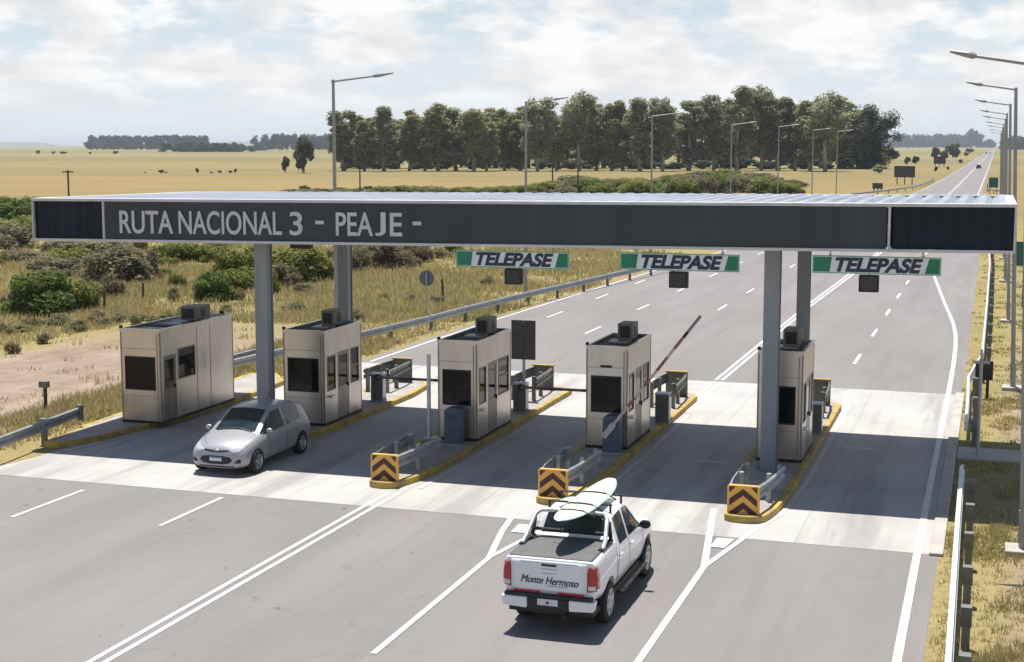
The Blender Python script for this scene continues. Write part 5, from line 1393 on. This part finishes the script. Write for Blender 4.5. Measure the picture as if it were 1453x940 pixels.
NEAR = [(50, 447, 92, 64, 'bright', 'large bright green bush nearest the left frame edge'), (108, 441, 62, 52, 'green', 'duller green bush touching the large bright green one'), (12, 436, 24, 20, 'brown', 'small brown bush at the foot of the large bright bush'),
        (168, 402, 104, 54, 'grey', 'wide grey brown bush above the long toll booth'), (150, 424, 50, 34, 'brown', 'low brown bush under the wide grey one'), (212, 398, 38, 44, 'brown', 'dark brown bush at the right end of the wide grey one'), (78, 392, 74, 30, 'grey', 'grey bush behind the large bright green bush'), (35, 372, 60, 18, 'grey', 'flat grey bush at the left frame edge'),
        (25, 352, 66, 38, 'grey', 'grey olive bush left of the canopy end'), (30, 335, 80, 32, 'green', 'olive bush directly left of the canopy end'), (28, 312, 56, 28, 'bright', 'dark green bush high left of the canopy end'), (8, 300, 40, 22, 'green', 'bush at the left frame edge under the field'), (42, 294, 30, 16, 'green', 'round bush at the edge of golden field left of canopy'), (95, 378, 60, 28, 'green', 'olive bush under the left end of the canopy'), (110, 362, 80, 24, 'grey', 'long grey bush tucked under the left canopy end'), (160, 358, 50, 22, 'pale', 'pale yellowish bush under the lettering RUTA'),
        (240, 372, 52, 28, 'green', 'green bush under the lettering NACIONAL'), (275, 370, 60, 30, 'green', 'olive green bush hanging together under the lettering NACIONAL'), (305, 372, 46, 26, 'green', 'right end bush of the green row under NACIONAL'), (250, 408, 26, 24, 'green', 'small upright green bush left of the round bright one'), (247, 428, 20, 22, 'pale', 'small pale bush in dry grass over the long booth'),
        (332, 388, 62, 40, 'green', 'big olive bush left of the front left column'), (306, 427, 58, 44, 'bright', 'round bright green bush left of the front left column'), (346, 412, 56, 36, 'green', 'dark green bush touching the front left column'), (285, 424, 30, 26, 'grey', 'grey bush beside the round bright green one'), (338, 426, 22, 18, 'pale', 'pale tuft bush right of the round bright green one'),
        (430, 400, 96, 54, 'green', 'big yellow green bush between the two left columns'), (405, 408, 44, 36, 'brown', 'brown thicket under the big yellow green bush'), (463, 398, 34, 36, 'brown', 'brown bush left of the rear left column'), (430, 416, 26, 16, 'grey', 'small grey bush under the big yellow green bush'), (385, 418, 26, 34, 'green', 'dark bush right of the front left column'),
        (508, 387, 34, 34, 'brown', 'brown bush right of the rear left column'), (556, 383, 66, 44, 'brown', 'dark brown thicket left of the round sign'), (520, 362, 34, 22, 'green', 'olive bush above the brown one by rear column'), (598, 372, 34, 26, 'brown', 'small brown bush right of the dark thicket'), (628, 366, 40, 16, 'pale', 'pale low bush left of the first TELEPASE sign'), (646, 362, 30, 18, 'green', 'green bush touching the first TELEPASE sign'),
        (60, 488, 22, 16, 'grey', 'small grey bush on the edge of dirt track'), (18, 502, 20, 18, 'brown', 'dry dark bush on the dirt track at left'), (545, 425, 16, 9, 'brown', 'tiny brown bush left of the round sign'), (582, 428, 20, 10, 'brown', 'tiny dark bush just left of the round sign'), (620, 432, 22, 14, 'grey', 'small grey bush right of the round sign'), (690, 405, 26, 16, 'pale', 'pale bush beneath the first TELEPASE sign'), (503, 457, 26, 20, 'pale', 'green yellow bush right of booth air conditioner'), (420, 440, 40, 12, 'grey', 'flat grey green bush right of front left column'),
        (760, 372, 34, 14, 'pale', 'dry pale bush right of the first signal box'), (200, 338, 60, 14, 'green', 'low bush hidden mostly behind canopy lettering'), (360, 372, 40, 24, 'green', 'olive bush behind the front left column'), (480, 372, 40, 22, 'grey', 'grey bush behind the rear left column')]
for a in NEAR: place_shrub(a[0], a[1], a[2] * 1.15, a[3] * 1.15, a[4], a[5], 'shrubs on the dry ground left of the road')
env = lambda u: float(np.interp(u, [400, 440, 520, 560, 650, 700, 750, 815, 850, 900, 950, 1000, 1050, 1090, 1120, 1140], [268, 267, 264, 261, 263, 262, 258, 250, 252, 252, 249, 241, 244, 248, 256, 262]))
i = 0; u = 418.0; rows = []
while u < 1125:
    rows.append(u); u += random.uniform(8, 12)
for u in rows:
    i += 1; e = env(u) + random.uniform(-1, 4); vb = random.uniform(272, 282)
    place_shrub(u, vb, random.uniform(24, 40), max(8, vb - e) , random.choice(['green', 'green', 'grey', 'bright', 'pale', 'green']), '%s bush from the left along the low green belt behind the canopy' % nth(i), 'bushes of the green belt behind the canopy', d=1.6)
i = 0; u = 800.0
while u < 1130:
    i += 1; e = env(u) - random.uniform(-1, 5); vb = e + random.uniform(11, 16)
    place_shrub(u, vb, random.uniform(24, 44), vb - e, random.choice(['green', 'brown', 'grey', 'green']), '%s bush from the left in the back row of the green belt' % nth(i), 'bushes of the green belt behind the canopy', d=1.6)
    u += random.uniform(11, 17)

rr = random.Random(9)
low = sorted([(rr.uniform(-10, 345), rr.uniform(352, 408)) for _ in range(24)] + [(rr.uniform(500, 640), rr.uniform(356, 380)) for _ in range(10)])
for i, (u, v) in enumerate(low):
    place_shrub(u, v, rr.uniform(26, 52), rr.uniform(14, 26), rr.choice(['green', 'grey', 'pale', 'green', 'brown']), '%s low scrub bush from the left in the gaps between larger bushes' % nth(i + 1), 'low scrub bushes between the larger bushes')
rr = random.Random(5)
for i in range(26):
    u = 2 + i * 12.6 + rr.uniform(-4, 4); v = 470 - max(0, u - 60) * .10 + rr.uniform(-9, 6)
    place_shrub(u, v, rr.uniform(20, 36), rr.uniform(11, 20), 'pale', '%s round dry tussock from the left along the near edge of the brush' % nth(i + 1), 'round tussocks along the dirt track', 'tussock', 'grass_tussock')
# grass -------------------------------------------------------------
def grass(name, label, pts, hs, ws, nb, mat, seed, spread):
    r = np.random.default_rng(seed); n = len(pts)
    c = np.repeat(np.array(pts), nb, 0); N = n * nb
    sc = np.repeat(hs, nb) * r.uniform(.5, 1.15, N); wd = np.repeat(ws, nb)
    sp_ = np.repeat(spread, nb)
    a = r.uniform(0, 2 * np.pi, N); rr = np.sqrt(r.random(N)) * sp_
    base = np.stack([c[:, 0] + rr * np.cos(a), c[:, 1] + rr * np.sin(a), np.zeros(N)], 1)
    lean = np.stack([np.cos(a), np.sin(a), np.zeros(N)], 1) * (sc * r.uniform(.1, .7, N))[:, None] + r.normal(size=(N, 3)) * np.array([.12, .12, 0]) * sc[:, None]
    tip = base + lean + np.stack([np.zeros(N), np.zeros(N), sc], 1)
    b = r.uniform(0, np.pi, N); side = np.stack([np.cos(b), np.sin(b), np.zeros(N)], 1) * (wd / 2)[:, None]
    v = np.stack([base - side, base + side, tip], 1).reshape(-1, 3); f = np.arange(N * 3).reshape(-1, 3)
    o = obj(name, np_mesh(name, v, f, mat)); return tag(o, label, 'grass', None, 'stuff')
def in_dirt(x, y): return -38.5 < x < -28.3 and y < 62
def scatter(n, region, seed, dens):
    r = np.random.default_rng(seed); out = []
    while len(out) < n:
        u, v = r.uniform(region[0], region[1]), r.uniform(region[2], region[3])
        p = G(u, v)
        if r.random() < dens(p.x, p.y): out.append((p.x, p.y))
    return out
def fnoise(x, y, s, o=0): return .5 + .25 * math.sin(x * s + 1.3 * math.sin(y * s * .7 + o)) + .25 * math.sin(y * s * 1.3 + 2.1 * math.sin(x * s * .6 + o + 1))
def dl(x, y):
    if x > -25.6 and y < 47: return 0
    if x > xat(left, y) - .5: return 0
    if in_dirt(x, y): return .006
    return .25 + .75 * (fnoise(x, y, .35) > .42)
for nm, lb, n, reg, seed, mat, hgt in (('dry_grass', 'tall straw coloured grass tussocks left of the road', 8000, (-20, 900, 352, 640), 3, M['straw'], .33), ('green_grass', 'greenish low grass between the bushes left of the road', 3600, (-20, 960, 345, 640), 4, M['grassgreen'], .25)):
    P_ = scatter(n, reg, seed, dl); D_ = np.array([math.hypot(*p) for p in P_])
    rr = np.random.default_rng(seed)
    grass(nm, lb, P_, hgt * rr.uniform(.5, 1.3, n) * (.55 + D_ / 140), .012 + D_ * .0007, 12, mat, seed, .12 + D_ * .0055)
def dr(x, y):
    if x < -.66: return 0
    if 40.2 < y < 42: return 0
    return (.10 + .90 * (fnoise(x, y, 1.1, 2) > .55)) * (1 if x < .5 or y > 46 else .55)
for nm, lb, n, reg, seed, mat, hgt in (('dry_grass', 'short straw grass on the right verge', 1000, (1290, 1475, 560, 990), 5, M['straw'], .10), ('green_grass', 'greenish grass on the right verge by the guardrail', 950, (1290, 1475, 350, 990), 6, M['grassgreen'], .10)):
    P_ = scatter(n, reg, seed, dr); D_ = np.array([math.hypot(*p) for p in P_]); rr = np.random.default_rng(seed)
    grass(nm, lb, P_, hgt * rr.uniform(.5, 1.5, n), .006 + D_ * .0006, 12, mat, seed, .05 + D_ * .003)

# ------------------------------------------------------------------ air
b = MB(); b.box(-22500, 22500, -400, 22500, -1.2, 60)
hz_ = b.build('haze', None); hz_.data.materials.clear()
hm = bpy.data.materials.new('haze_air'); hm.use_nodes = True; n_ = hm.node_tree
for q in list(n_.nodes):
    if q.type != 'OUTPUT_MATERIAL': n_.nodes.remove(q)
vol = n_.nodes.new('ShaderNodeVolumePrincipled'); vol.inputs['Color'].default_value = (.80, .88, .97, 1); vol.inputs['Density'].default_value = .00009; vol.inputs['Anisotropy'].default_value = .2
lk(n_, vol.outputs[0], n_.nodes['Material Output'].inputs['Volume'])
hz_.data.materials.append(hm); tag(hz_, 'pale summer haze over the plain', 'haze', None, 'stuff')
